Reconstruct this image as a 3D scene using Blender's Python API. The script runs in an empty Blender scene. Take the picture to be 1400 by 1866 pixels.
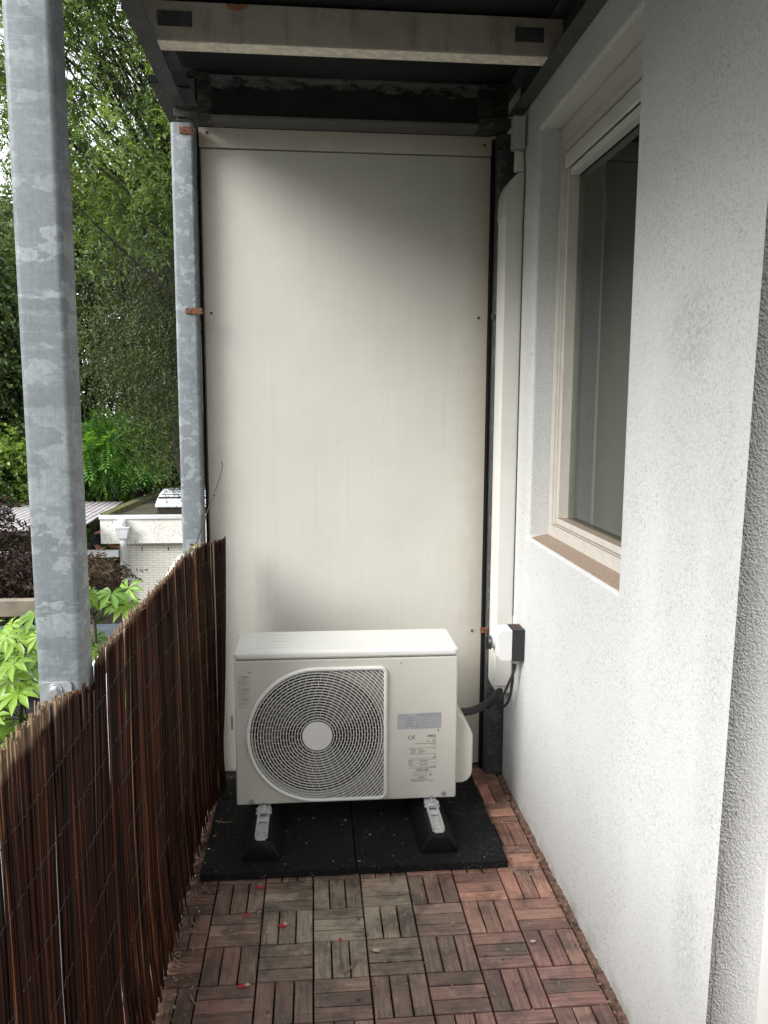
import bpy, bmesh, math, random
import numpy as np
from mathutils import Vector, Matrix
R = math.radians
random.seed(7); rng = np.random.default_rng(7)
scene = bpy.context.scene
col = scene.collection

# ------------------------------------------------------------------ camera
F_PX, PITCH, YAW, ROLL, CAM_H = 1466.87, 0.1330, 0.0885, 0.0044, 1.5084
cam_data = bpy.data.cameras.new("camera"); cam = bpy.data.objects.new("camera", cam_data); col.objects.link(cam)
cam_data.sensor_fit = 'HORIZONTAL'; cam_data.sensor_width = 36.0; cam_data.lens = F_PX / 1400 * 36
cam_data.clip_start = 0.02; cam_data.clip_end = 500
_f = Vector((math.sin(YAW) * math.cos(PITCH), math.cos(YAW) * math.cos(PITCH), -math.sin(PITCH)))
_r = Vector((math.cos(YAW), -math.sin(YAW), 0)); _u = _r.cross(_f)
_r2 = math.cos(ROLL) * _r + math.sin(ROLL) * _u; _u2 = -math.sin(ROLL) * _r + math.cos(ROLL) * _u
M = Matrix((( _r2.x, _u2.x, -_f.x, 0), (_r2.y, _u2.y, -_f.y, 0), (_r2.z, _u2.z, -_f.z, CAM_H), (0, 0, 0, 1)))
cam.matrix_world = M
scene.camera = cam
scene.render.resolution_x = 768; scene.render.resolution_y = 1024

# ------------------------------------------------------------------ light
SUN_EL, SUN_AZ = 34.0, 238.0          # azimuth clockwise from +Y: from the left, a little behind
world = bpy.data.worlds.new("World"); scene.world = world; world.use_nodes = True
wn = world.node_tree; wn.nodes.clear()
wo = wn.nodes.new('ShaderNodeOutputWorld'); wb = wn.nodes.new('ShaderNodeBackground')
sky = wn.nodes.new('ShaderNodeTexSky'); sky.sky_type = 'NISHITA'; sky.sun_disc = False
sky.sun_elevation = R(SUN_EL); sky.sun_rotation = R(SUN_AZ); sky.air_density = 1.0; sky.dust_density = 4.0; sky.ozone_density = 1.0
cmix = wn.nodes.new('ShaderNodeMix'); cmix.data_type = 'RGBA'; cmix.inputs[0].default_value = 0.8
cmix.inputs[7].default_value = (9.6, 9.9, 10.2, 1)       # thin white cloud cover
wn.links.new(sky.outputs[0], cmix.inputs[6]); wn.links.new(cmix.outputs[2], wb.inputs[0])
wb.inputs[1].default_value = 0.13
wn.links.new(wb.outputs[0], wo.inputs[0])
sd = bpy.data.lights.new("sun", 'SUN'); so = bpy.data.objects.new("sun", sd); col.objects.link(so)
sd.energy = 2.1; sd.angle = R(30); sd.color = (1.0, 0.98, 0.95)
_sv = Vector((math.sin(R(SUN_AZ)) * math.cos(R(SUN_EL)), math.cos(R(SUN_AZ)) * math.cos(R(SUN_EL)), math.sin(R(SUN_EL))))
so.rotation_euler = _sv.to_track_quat('Z', 'Y').to_euler()
vs = scene.view_settings
vs.view_transform = 'Standard'; vs.look = 'None'; vs.gamma = 1.0; vs.use_curve_mapping = False
vs.exposure = 1.0

# ------------------------------------------------------------------ object helpers
def tag(o, label=None, cat=None, group=None, kind=None):
    if label: o['label'] = label
    if cat: o['category'] = cat
    if group: o['group'] = group
    if kind: o['kind'] = kind
    return o
def thing(name, label, cat, loc=(0, 0, 0), group=None):
    o = bpy.data.objects.new(name, None); col.objects.link(o); o.location = loc; o.empty_display_size = .1
    return tag(o, label, cat, group)
def link(name, me, mat, parent=None, bev=0, smooth=False, seg=2):
    o = bpy.data.objects.new(name, me); col.objects.link(o)
    if mat is not None and not me.materials:
        for m in (mat if isinstance(mat, (list, tuple)) else [mat]): me.materials.append(m)
    if parent is not None:
        o.parent = parent
        p = parent; off = Vector((0, 0, 0))
        while p is not None: off += p.location; p = p.parent
        o.location = -off
    if smooth:
        me.polygons.foreach_set('use_smooth', [True] * len(me.polygons))
    if bev:
        m = o.modifiers.new('b', 'BEVEL'); m.width = bev; m.segments = seg; m.limit_method = 'ANGLE'; m.angle_limit = R(35); m.harden_normals = True
        me.polygons.foreach_set('use_smooth', [True] * len(me.polygons))
        try: me.set_sharp_from_angle(angle=R(40))
        except Exception: pass
    return o
class MB:
    """collects world-space geometry for ONE mesh"""
    def __init__(s): s.v = []; s.f = []; s.m = []; s.c = []; s.uv = {}; s.mi = 0; s.col = None
    def add(s, vs, fs, c=None):
        b = len(s.v); s.v += [tuple(v) for v in vs]; s.f += [tuple(b + i for i in f) for f in fs]; s.m += [s.mi] * len(fs)
        s.c += [c if c is not None else (1, 1, 1, 1)] * len(vs)
    def box(s, x0, x1, y0, y1, z0, z1, c=None):
        s.add([(x0,y0,z0),(x1,y0,z0),(x1,y1,z0),(x0,y1,z0),(x0,y0,z1),(x1,y0,z1),(x1,y1,z1),(x0,y1,z1)],
              [(0,3,2,1),(4,5,6,7),(0,1,5,4),(1,2,6,5),(2,3,7,6),(3,0,4,7)], c); return s
    def prism(s, poly, axis, a, b, c=None):
        """poly in the plane of the two other axes (x<y<z order), extruded along axis from a to b"""
        n = len(poly)
        def P(p, t):
            return {'X': (t, p[0], p[1]), 'Y': (p[0], t, p[1]), 'Z': (p[0], p[1], t)}[axis]
        vs = [P(p, a) for p in poly] + [P(p, b) for p in poly]
        fs = [tuple(range(n)), tuple(range(2*n-1, n-1, -1))] + [(i, i+n, (i+1) % n + n, (i+1) % n) for i in range(n)]
        s.add(vs, fs, c); return s
    def tube(s, pts, rad, n=8, c=None, cap=True):
        pts = [Vector(p) for p in pts]; k = len(pts)
        rad = rad if isinstance(rad, (list, tuple)) else [rad] * k
        vs = []; prev = None
        for i, p in enumerate(pts):
            d = (pts[min(i+1, k-1)] - pts[max(i-1, 0)]).normalized()
            if prev is None:
                a = d.cross(Vector((0, 0, 1)) if abs(d.z) < .9 else Vector((1, 0, 0))).normalized()
            else: a = (prev - d * prev.dot(d)).normalized()
            prev = a; b = d.cross(a)
            for j in range(n):
                t = 2 * math.pi * j / n; vs.append(p + (a * math.cos(t) + b * math.sin(t)) * rad[i])
        fs = [(i*n+j, i*n+(j+1) % n, (i+1)*n+(j+1) % n, (i+1)*n+j) for i in range(k-1) for j in range(n)]
        if cap: fs += [tuple(range(n-1, -1, -1)), tuple((k-1)*n+j for j in range(n))]
        s.add(vs, fs, c); return s
    def disc(s, cen, axis, r0, r1, t0, t1, n=24, c=None):
        """cylinder/cone along axis 'X','Y','Z' between t0 and t1 (offsets)"""
        cx, cy, cz = cen; vs = []
        for r, t in ((r0, t0), (r1, t1)):
            for j in range(n):
                a = 2*math.pi*j/n; u, v = r*math.cos(a), r*math.sin(a)
                vs.append({'X': (cx+t, cy+u, cz+v), 'Y': (cx+u, cy+t, cz+v), 'Z': (cx+u, cy+v, cz+t)}[axis])
        s.add(vs, [tuple(range(n)), tuple(range(2*n-1, n-1, -1))] + [(j, j+n, (j+1) % n+n, (j+1) % n) for j in range(n)], c); return s
    def mesh(s, name, colors=False):
        me = bpy.data.meshes.new(name); me.from_pydata(s.v, [], s.f)
        if any(s.m): me.polygons.foreach_set('material_index', s.m)
        if colors:
            a = me.color_attributes.new('tint', 'FLOAT_COLOR', 'POINT')
            a.data.foreach_set('color', np.array(s.c, dtype=np.float32).ravel())
        bm = bmesh.new(); bm.from_mesh(me); bmesh.ops.recalc_face_normals(bm, faces=bm.faces); bm.to_mesh(me); bm.free()
        me.update(); return me
    def build(s, name, mat, parent=None, bev=0, smooth=False, colors=False, seg=2):
        return link(name, s.mesh(name, colors), mat, parent, bev, smooth, seg)

# ------------------------------------------------------------------ material helpers
class NT:
    def __init__(s, name):
        s.mat = bpy.data.materials.new(name); s.mat.use_nodes = True; s.t = s.mat.node_tree
        s.b = s.t.nodes['Principled BSDF']; s.co = None
    def n(s, ty, **k):
        o = s.t.nodes.new(ty)
        for a, v in k.items(): setattr(o, a, v)
        return o
    def l(s, a, b): s.t.links.new(a, b)
    def coord(s, scale=(1, 1, 1), kind='Object', rot=(0, 0, 0)):
        tc = s.n('ShaderNodeTexCoord'); mp = s.n('ShaderNodeMapping'); mp.inputs['Scale'].default_value = scale; mp.inputs['Rotation'].default_value = rot
        if kind == 'World':
            g = s.n('ShaderNodeNewGeometry'); s.l(g.outputs['Position'], mp.inputs[0])
        else: s.l(tc.outputs[kind], mp.inputs[0])
        return mp.outputs[0]
    def noise(s, vec, scale, detail=4, rough=.55, dist=0):
        o = s.n('ShaderNodeTexNoise'); o.inputs['Scale'].default_value = scale; o.inputs['Detail'].default_value = detail
        o.inputs['Roughness'].default_value = rough; o.inputs['Distortion'].default_value = dist; s.l(vec, o.inputs['Vector']); return o.outputs['Fac']
    def voro(s, vec, scale, feature='F1', out='Distance', rand=1):
        o = s.n('ShaderNodeTexVoronoi'); o.feature = feature; o.inputs['Scale'].default_value = scale; o.inputs['Randomness'].default_value = rand
        s.l(vec, o.inputs['Vector']); return o.outputs[out]
    def ramp(s, fac, *stops):
        o = s.n('ShaderNodeValToRGB'); e = o.color_ramp.elements
        while len(e) < len(stops): e.new(.5)
        for i, (p, c) in enumerate(stops):
            e[i].position = p; e[i].color = (c, c, c, 1) if isinstance(c, (int, float)) else (*c, 1)
        s.l(fac, o.inputs[0]); return o.outputs[0]
    def mix(s, fac, a, b, mode='MIX'):
        o = s.n('ShaderNodeMix'); o.data_type = 'RGBA'; o.blend_type = mode
        for v, i in ((fac, 0), (a, 6), (b, 7)):
            if hasattr(v, 'links'): s.l(v, o.inputs[i])
            else: o.inputs[i].default_value = v if i == 0 else (*v, 1)
        return o.outputs[2]
    def math(s, op, a, b=0, c=None, clamp=False):
        o = s.n('ShaderNodeMath'); o.operation = op; o.use_clamp = clamp
        for v, i in ((a, 0), (b, 1), (c, 2)):
            if v is None: continue
            if hasattr(v, 'links'): s.l(v, o.inputs[i])
            else: o.inputs[i].default_value = v
        return o.outputs[0]
    def sep(s, vec):
        o = s.n('ShaderNodeSeparateXYZ'); s.l(vec, o.inputs[0]); return o.outputs
    def attr(s, name='tint'):
        o = s.n('ShaderNodeAttribute'); o.attribute_name = name; return o.outputs['Color']
    def bump(s, h, strength=.3, dist=.002):
        o = s.n('ShaderNodeBump'); o.inputs['Strength'].default_value = strength; o.inputs['Distance'].default_value = dist
        s.l(h, o.inputs['Height']); s.l(o.outputs[0], s.b.inputs['Normal']); return o
    def set(s, base=None, rough=None, metal=None, spec=None):
        for v, k in ((base, 'Base Color'), (rough, 'Roughness'), (metal, 'Metallic'), (spec, 'Specular IOR Level')):
            if v is None: continue
            if hasattr(v, 'links'): s.l(v, s.b.inputs[k])
            else: s.b.inputs[k].default_value = (*v, 1) if isinstance(v, tuple) else v
        return s.mat

def simple(name, base, rough=.5, metal=0, noise_amt=.12, scale=30, bump=0, bscale=200, spec=None):
    m = NT(name); v = m.coord(kind='World'); n = m.noise(v, scale, 5)
    d = tuple(c * (1 - noise_amt) for c in base); l = tuple(min(1, c * (1 + noise_amt)) for c in base)
    c = m.ramp(n, (.3, d), (.7, l))
    if bump: m.bump(m.noise(v, bscale, 3), bump, .001)
    return m.set(c, rough, metal, spec)

def galv(name, lo, hi, seed=0, dirt=.35, metal=.12, patch=(1.6, 1.6, 9), band=True):
    m = NT(name); v0 = m.coord(kind='World'); 
    mp = m.n('ShaderNodeMapping'); mp.inputs['Location'].default_value = (seed*3.1, seed*1.7, seed*.9); mp.inputs['Scale'].default_value = patch; m.l(v0, mp.inputs[0]); v = mp.outputs[0]
    # spangle, run-off patches and rub marks
    w = m.math('MULTIPLY', m.noise(v0, 6, 2), 1.0)
    p1 = m.ramp(m.noise(v, 2.6, 4, .55, .12), (.545, 0), (.553, 1))
    v2 = m.coord((patch[0]*2.2, patch[1]*2.2, patch[2]*4.5), 'World'); p2 = m.ramp(m.noise(v2, 2.4, 5, .7, .5), (.60, 0), (.63, 1))
    p3 = m.ramp(m.noise(v, 1.1, 4, .6, .2), (.38, 0), (.62, 1))
    p4 = m.ramp(m.noise(m.coord((9, 9, 90), 'World'), 1.0, 4, .6, .3), (.58, 0), (.64, 1))
    fine = m.noise(v0, 90, 6, .7); sp = m.n('ShaderNodeTexVoronoi'); sp.inputs['Scale'].default_value = 160; m.l(v0, sp.inputs['Vector']); ss = m.n('ShaderNodeSeparateColor'); m.l(sp.outputs['Color'], ss.inputs[0])
    streak = m.noise(m.coord((260, 260, 9), 'World'), 1, 5, .65)
    c = m.mix(p3, lo, tuple((a*.7+b*.3) for a, b in zip(lo, hi)))
    c = m.mix(m.math('MULTIPLY', m.math('MULTIPLY', p1, m.ramp(m.noise(v0, 4, 3), (.4, .35), (.6, .85))), 1.0), c, hi); c = m.mix(m.math('MULTIPLY', p2, .35), c, hi); c = m.mix(m.math('MULTIPLY', p4, .28), c, hi)
    c = m.mix(m.math('MULTIPLY', ss.outputs[0], .16), c, tuple(a*.6 for a in lo))
    c = m.mix(m.math('MULTIPLY', m.ramp(fine, (.35, 1), (.6, 0)), dirt), c, tuple(a*.55 for a in lo))
    c = m.mix(m.math('MULTIPLY', m.ramp(streak, (.3, 1), (.52, 0)), dirt), c, tuple(a*.6 for a in lo))
    m.bump(m.math('ADD', m.math('MULTIPLY', p1, .4), fine), .22, .001)
    return m.set(c, m.ramp(fine, (.3, .62), (.7, .42)), metal)

M_ = {}
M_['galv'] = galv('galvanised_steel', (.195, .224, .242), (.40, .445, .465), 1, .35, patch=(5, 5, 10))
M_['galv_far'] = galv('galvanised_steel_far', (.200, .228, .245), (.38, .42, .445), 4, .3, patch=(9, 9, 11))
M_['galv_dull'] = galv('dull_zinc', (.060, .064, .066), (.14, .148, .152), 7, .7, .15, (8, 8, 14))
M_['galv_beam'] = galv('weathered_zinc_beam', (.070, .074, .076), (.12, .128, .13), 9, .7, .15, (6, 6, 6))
M_['zinc'] = simple('bright_zinc', (.6, .62, .63), .38, .75, .2, 60, .2, 300)
M_['steel_plate'] = simple('zinc_plate', (.36, .385, .40), .5, .3, .25, 40, .2, 200)
M_['alu'] = simple('mill_aluminium', (.62, .63, .63), .42, .55, .15, 50)
M_['black_rubber_hose'] = simple('black_foam', (.018, .018, .019), .5, 0, .4, 150, .6, 260)
M_['matte_black'] = simple('matte_black', (.008, .008, .008), .8, 0, .2, 60, spec=.1)
M_['black_plastic'] = simple('black_plastic', (.02, .02, .022), .42, 0, .2, 60)
M_['cable'] = simple('black_cable', (.03, .03, .032), .45, 0, .1, 60)
M_['grey_cable'] = simple('grey_cable', (.42, .43, .44), .5, 0, .1, 60)
M_['switch_white'] = simple('switch_white', (.72, .725, .73), .35, 0, .03, 20)
M_['duct'] = simple('duct_pvc', (.64, .635, .60), .38, 0, .05, 6)
M_['grey_pvc'] = simple('grey_pvc', (.50, .52, .53), .38, 0, .05, 6)
M_['white_paint'] = simple('white_rail_paint', (.74, .76, .78), .4, 0, .06, 10)
M_['dark_void'] = simple('fan_dark', (.012, .012, .013), .6, 0, .3, 20)
M_['fan_blade'] = simple('fan_blade', (.05, .052, .055), .4, 0, .1, 20)
M_['ink'] = simple('printed_ink', (.07, .07, .07), .5, 0, .1, 20)
M_['ink_soft'] = simple('printed_ink_small', (.22, .215, .20), .5, 0, .1, 20)
M_['plate'] = simple('silver_label', (.42, .43, .46), .4, .2, .08, 30)
M_['sealant'] = simple('sealant', (.70, .68, .62), .6, 0, .15, 40)

def mk_rust():
    m = NT('rusty_steel'); v = m.coord(kind='World'); n = m.noise(v, 130, 6, .7)
    c = m.ramp(n, (.3, (.05, .018, .010)), (.5, (.17, .055, .025)), (.72, (.33, .14, .07)))
    m.bump(n, .5, .001); return m.set(c, .8, .1)
M_['rust'] = mk_rust()

def mk_render():
    m = NT('white_spar_render'); v = m.coord(kind='World')
    # pitted spray render
    g1 = m.noise(v, 175, 3, .6, .8); g2 = m.noise(v, 420, 2, .5); vz = m.voro(v, 190)
    h = m.math('ADD', m.math('MULTIPLY', g1, 1.0), m.math('MULTIPLY', vz, .5)); h = m.math('ADD', h, m.math('MULTIPLY', g2, .2))
    m.bump(h, .45, .0028)
    big = m.noise(v, 1.3, 4, .6); mid = m.noise(v, 5, 5, .6)
    pit = m.ramp(g1, (.36, 1), (.47, 0))
    pitz = m.math('MULTIPLY', pit, m.ramp(mid, (.36, .28), (.68, .85)))
    c = m.ramp(big, (.3, (.60, .61, .615)), (.7, (.665, .673, .673)))
    c = m.mix(pitz, c, (.36, .355, .335))
    # soot smudges where water runs off
    S = m.sep(v); 
    def blob(y, z, ry, rz, amt):
        a = m.math('DIVIDE', m.math('SUBTRACT', S[1], y), ry); b = m.math('DIVIDE', m.math('SUBTRACT', S[2], z), rz)
        d = m.math('ADD', m.math('MULTIPLY', a, a), m.math('MULTIPLY', b, b))
        e = m.math('SUBTRACT', 1, d, clamp=True)
        return m.math('MULTIPLY', m.math('MULTIPLY', e, m.ramp(m.noise(v, 110, 4, .8), (.40, 0), (.60, 1))), amt)
    for a in ((1.62, 1.66, .13, .10, .42), (1.60, 1.50, .2, .32, .22), (1.50, .42, .07, .2, .42), (1.62, 1.18, .12, .3, .18), (1.44, .9, .06, .9, .2), (2.88, 1.5, .06, 1.2, .2)):
        c = m.mix(blob(*a), c, (.27, .27, .255))
    grain = m.ramp(m.noise(v, 300, 2), (.3, .9), (.7, 1.06)); gm = m.mix(1.0, c, grain, 'MULTIPLY')
    foot = m.math('MULTIPLY', m.ramp(S[2], (0, 1), (.06, 0)), m.ramp(m.noise(v, 14, 5), (.4, 0), (.62, 1)))
    c = m.mix(m.math('MULTIPLY', foot, .6), gm, (.33, .28, .21))
    return m.set(c, .9, spec=.15)
M_['render'] = mk_render()

def mk_panel():
    m = NT('painted_board'); v = m.coord(kind='World'); st = m.noise(m.coord((95, 95, 1.6), 'World'), 1, 6, .7, .4); S = m.sep(v)
    c = m.ramp(st, (.15, (.560, .552, .505)), (.8, (.612, .604, .556)))
    mot = m.noise(v, 3.5, 5, .65); c = m.mix(m.math('MULTIPLY', m.ramp(mot, (.35, 1), (.6, 0)), .32), c, (.49, .485, .43))
    drip = m.math('MULTIPLY', m.ramp(m.noise(m.coord((55, 55, .8), 'World'), 1, 3, .5, .1), (.60, 0), (.66, 1)), m.ramp(m.noise(v, 2.2, 3), (.42, 0), (.6, .22)))
    c = m.mix(drip, c, (.45, .43, .37))
    # grime towards the frame edges and under the top strip
    ex = m.math('ABSOLUTE', m.math('SUBTRACT', S[0], .137)); edge = m.ramp(m.math('ADD', ex, m.math('MULTIPLY', m.noise(v, 12, 5, .7), .12)), (.49, 0), (.60, 1))
    c = m.mix(m.math('MULTIPLY', edge, .5), c, (.36, .30, .21))
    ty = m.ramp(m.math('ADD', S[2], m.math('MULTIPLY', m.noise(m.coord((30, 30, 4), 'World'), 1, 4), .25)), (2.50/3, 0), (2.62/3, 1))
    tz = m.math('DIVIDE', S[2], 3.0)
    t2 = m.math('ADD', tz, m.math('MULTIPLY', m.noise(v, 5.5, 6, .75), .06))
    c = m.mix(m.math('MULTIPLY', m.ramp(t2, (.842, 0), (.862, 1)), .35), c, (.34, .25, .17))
    splash = m.math('MULTIPLY', m.ramp(m.noise(v, 60, 5, .8), (.58, 0), (.64, .5)), m.ramp(m.math('DIVIDE', S[2], 3.0), (.05, 1), (.25, .1))); c = m.mix(splash, c, (.30, .27, .22))
    lowm = m.math('MULTIPLY', m.ramp(m.math('ADD', tz, m.math('MULTIPLY', m.noise(v, 6, 4), .12)), (.08, 1), (.16, 0)), .35)
    c = m.mix(lowm, c, (.40, .40, .36))
    sp = m.ramp(m.voro(v, 7.0), (.012, 1), (.02, 0)); c = m.mix(m.math('MULTIPLY', sp, .75), c, (.15, .12, .09))
    scr = m.ramp(m.noise(m.coord((6, 6, 60), 'World'), 4, 3, .5, 1.5), (.70, 0), (.72, 1)); c = m.mix(m.math('MULTIPLY', scr, .3), c, (.68, .68, .66))
    m.bump(st, .12, .001); return m.set(c, .55)
M_['panel'] = mk_panel()

def mk_beam():
    m = NT('grey_painted_beam'); v = m.coord(kind='World'); n = m.noise(v, 9, 6, .65); s = m.noise(m.coord((60, 60, 12), 'World'), 1, 4)
    c = m.ramp(n, (.3, (.36, .335, .28)), (.7, (.48, .445, .375)))
    c = m.mix(m.ramp(m.noise(v, 45, 5, .75), (.63, 0), (.68, .7)), c, (.13, .105, .08)); c = m.mix(m.ramp(m.noise(m.coord((22, 22, 5), 'World'), 1, 5, .7), (.52, 0), (.66, .5)), c, (.22, .195, .155))
    S = m.sep(v)
    a = m.math('DIVIDE', m.math('SUBTRACT', S[0], -.21), .04); b = m.math('DIVIDE', m.math('SUBTRACT', S[2], 2.655), .02)
    d = m.math('ADD', m.math('MULTIPLY', a, a), m.math('MULTIPLY', b, b)); d = m.math('ADD', d, m.math('MULTIPLY', m.noise(v, 40, 3), .6))
    c = m.mix(m.ramp(d, (.9, .85), (1.1, 0)), c, (.36, .13, .04))
    m.bump(s, .15, .001); return m.set(c, .7)
M_['beam'] = mk_beam()
M_['lit_flange'] = simple('cream_lit_flange', (.80, .74, .62), .6, 0, .22, 45)  # cream brightened so the beam underside carries light from below in its colour
def mk_blackbeam():
    m = NT('flaking_black_beam'); v = m.coord(kind='World'); S = m.sep(v); n = m.noise(m.coord((10, 10, 26), 'World'), 1.4, 7, .75)
    up = m.ramp(m.math('ADD', m.math('DIVIDE', S[2], 3), m.math('MULTIPLY', n, .05)), (.903, 0), (.906, 1))
    c = m.mix(m.math('MULTIPLY', up, .9), m.ramp(m.noise(v, 14, 6, .8), (.4, .008), (.7, .028)), (.17, .17, .165))
    lo_ = m.ramp(m.math('ADD', m.math('DIVIDE', S[2], 3), m.math('MULTIPLY', m.noise(m.coord((14, 14, 30), 'World'), 1.2, 6, .75), .004)), (.8425, 1), (.8432, 0)); lo_ = m.math('MULTIPLY', lo_, m.ramp(m.math('DIVIDE', S[2], 3), (.8377, 0), (.8382, 1))); c = m.mix(m.math('MULTIPLY', lo_, .95), c, (.26, .255, .24))
    c = m.mix(m.ramp(m.noise(v, 30, 6, .8), (.66, 0), (.7, .35)), c, (.12, .115, .10)); m.bump(n, .6, .003); return m.set(c, .6)
M_['blackbeam'] = mk_blackbeam()
def mk_cleat():
    m = NT('dirty_cleat'); v = m.coord(kind='World'); n = m.noise(m.coord((20, 20, 60), 'World'), 1.2, 6, .75)
    c = m.ramp(n, (.35, (.015, .015, .014)), (.52, (.05, .05, .043)), (.70, (.16, .16, .14))); m.bump(n, .5, .002); return m.set(c, .75)
M_['cleat'] = mk_cleat()
def mk_soffit():
    m = NT('black_gritty_underlay'); v = m.coord(kind='World'); n = m.noise(v, 160, 3, .6)
    c = m.ramp(n, (.45, (.006, .0065, .0075)), (.7, (.022, .023, .026))); m.bump(m.noise(v, 180, 4, .7), .9, .004); return m.set(c, .55)
M_['soffit'] = mk_soffit()
def mk_rubber():
    m = NT('granulated_rubber'); v = m.coord(kind='World')
    n = m.noise(v, 240, 3, .7); spk = m.ramp(m.voro(v, 170, out='Color'), (.0, 0), (1, 1)); 
    sv = m.n('ShaderNodeSeparateColor'); vo = m.n('ShaderNodeTexVoronoi'); vo.inputs['Scale'].default_value = 210; m.l(v, vo.inputs['Vector']); m.l(vo.outputs['Color'], sv.inputs[0])
    sp = m.math('MULTIPLY', m.ramp(sv.outputs[0], (.962, 0), (.972, 1)), m.ramp(vo.outputs['Distance'], (.25, 1), (.4, 0)))
    dust = m.math('MULTIPLY', m.ramp(m.noise(v, 5, 5, .6), (.45, 0), (.75, 1)), m.ramp(m.noise(v, 70, 5, .8), (.45, 0), (.65, 1)))
    S = m.sep(v); right = m.ramp(S[0], (.15, .10), (.6, .55))
    c = m.ramp(n, (.3, (.0035, .0035, .004)), (.7, (.010, .010, .011)))
    c = m.mix(m.math('MULTIPLY', dust, right), c, (.13, .12, .11)); c = m.mix(m.math('MULTIPLY', sp, .8), c, (.30, .31, .31))
    m.bump(m.math('ADD', n, m.math('MULTIPLY', m.voro(v, 230), .8)), 1.0, .005); return m.set(c, .6, spec=.22)
M_['rubber'] = mk_rubber()
M_['rubber_foot'] = simple('moulded_rubber', (.006, .006, .0065), .5, 0, .5, 25, .35, 160, spec=.18)

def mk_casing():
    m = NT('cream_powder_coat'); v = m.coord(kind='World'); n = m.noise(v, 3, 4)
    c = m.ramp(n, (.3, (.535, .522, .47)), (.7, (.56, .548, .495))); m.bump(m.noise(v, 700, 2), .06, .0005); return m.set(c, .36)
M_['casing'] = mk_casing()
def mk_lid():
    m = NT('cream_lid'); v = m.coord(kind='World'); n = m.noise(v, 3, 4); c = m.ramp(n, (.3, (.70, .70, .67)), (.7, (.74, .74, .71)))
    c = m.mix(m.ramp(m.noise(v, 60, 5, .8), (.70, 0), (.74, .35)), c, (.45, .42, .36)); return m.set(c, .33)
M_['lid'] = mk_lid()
M_['grille'] = simple('grille_white', (.74, .73, .69), .4, 0, .03, 10)
M_['shroud'] = simple('shroud_grey_beige', (.17, .155, .14), .5, 0, .1, 10)
M_['coil'] = simple('fan_cavity', (.008, .008, .009), .7, 0, .2, 30)
M_['cover'] = simple('valve_cover_cream', (.60, .60, .53), .36, 0, .04, 10)

def mk_slat():
    m = NT('oiled_wood_slats'); uv = m.n('ShaderNodeUVMap'); mp = m.n('ShaderNodeMapping'); mp.inputs['Scale'].default_value = (7, 110, 1); m.l(uv.outputs[0], mp.inputs[0])
    g = m.noise(mp.outputs[0], 1, 7, .72); mp2 = m.n('ShaderNodeMapping'); mp2.inputs['Scale'].default_value = (12, 330, 1); m.l(uv.outputs[0], mp2.inputs[0]); g2 = m.noise(mp2.outputs[0], 1, 5, .7)
    t = m.attr('tint'); a = m.n('ShaderNodeAttribute'); a.attribute_name = 'tint'; wear = a.outputs['Alpha']
    v = m.coord(kind='World'); blot = m.noise(v, 13, 5, .65)
    dark = m.mix(1.0, t, (.34, .31, .30), 'MULTIPLY'); c = m.mix(m.ramp(g, (.34, 0), (.56, 1)), dark, t)
    pale = m.mix(.75, t, (.55, .48, .36))
    w = m.math('MULTIPLY', m.math('MULTIPLY', m.ramp(g2, (.46, 0), (.64, 1)), m.ramp(blot, (.35, .15), (.65, 1))), wear)
    c = m.mix(w, c, pale)
    c = m.mix(m.math('MULTIPLY', m.ramp(m.noise(v, 9, 6, .7), (.48, 0), (.60, 1)), .6), c, (.040, .033, .028))
    chalk = m.math('MULTIPLY', m.ramp(m.noise(v, 38, 6, .8, 1.5), (.60, 0), (.66, 1)), .55); c = m.mix(chalk, c, (.42, .38, .35))
    m.bump(m.math('ADD', g, g2), .45, .0012)
    r = m.ramp(m.noise(v, 7, 4), (.35, .18), (.65, .42)); return m.set(c, r, spec=.7)
M_['slat'] = mk_slat()
M_['slab'] = simple('dark_slab', (.010, .008, .007), .9, 0, .5, 20, .6, 60)
M_['mortar'] = simple('gritty_joint', (.16, .095, .07), .95, 0, .7, 60, .8, 90)

def mk_reed():
    m = NT('dark_reed'); t = m.attr('tint'); n = m.noise(m.coord((160, 160, 7), 'World'), 1, 5, .7)
    k = m.ramp(n, (.3, .45), (.7, 1.35)); c = m.mix(1.0, t, k, 'MULTIPLY')
    S = m.sep(m.coord(kind='World')); tip = m.ramp(m.math('ADD', m.math('DIVIDE', S[2], 1.2), m.math('MULTIPLY', m.noise(m.coord(kind='World'), 30, 3), .03)), (.852, 0), (.866, 1))
    c = m.mix(m.math('MULTIPLY', tip, .55), c, (.34, .24, .15)); m.bump(n, .3, .001); return m.set(c, .55, spec=.14)
M_['reed'] = mk_reed()
M_['wire'] = simple('thin_wire', (.13, .12, .11), .5, .3, .3, 40)
M_['twig'] = simple('broken_reed', (.23, .145, .085), .7, 0, .4, 60)
M_['petal'] = NT('red_petal').set((.55, .02, .03), .5)
M_['petal_pale'] = NT('pale_petal').set((.62, .42, .36), .6)
M_['stem'] = simple('weed_stem', (.06, .045, .03), .7, 0, .2, 40)
M_['weed_leaf'] = simple('weed_leaf', (.22, .24, .08), .6, 0, .2, 40)

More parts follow.
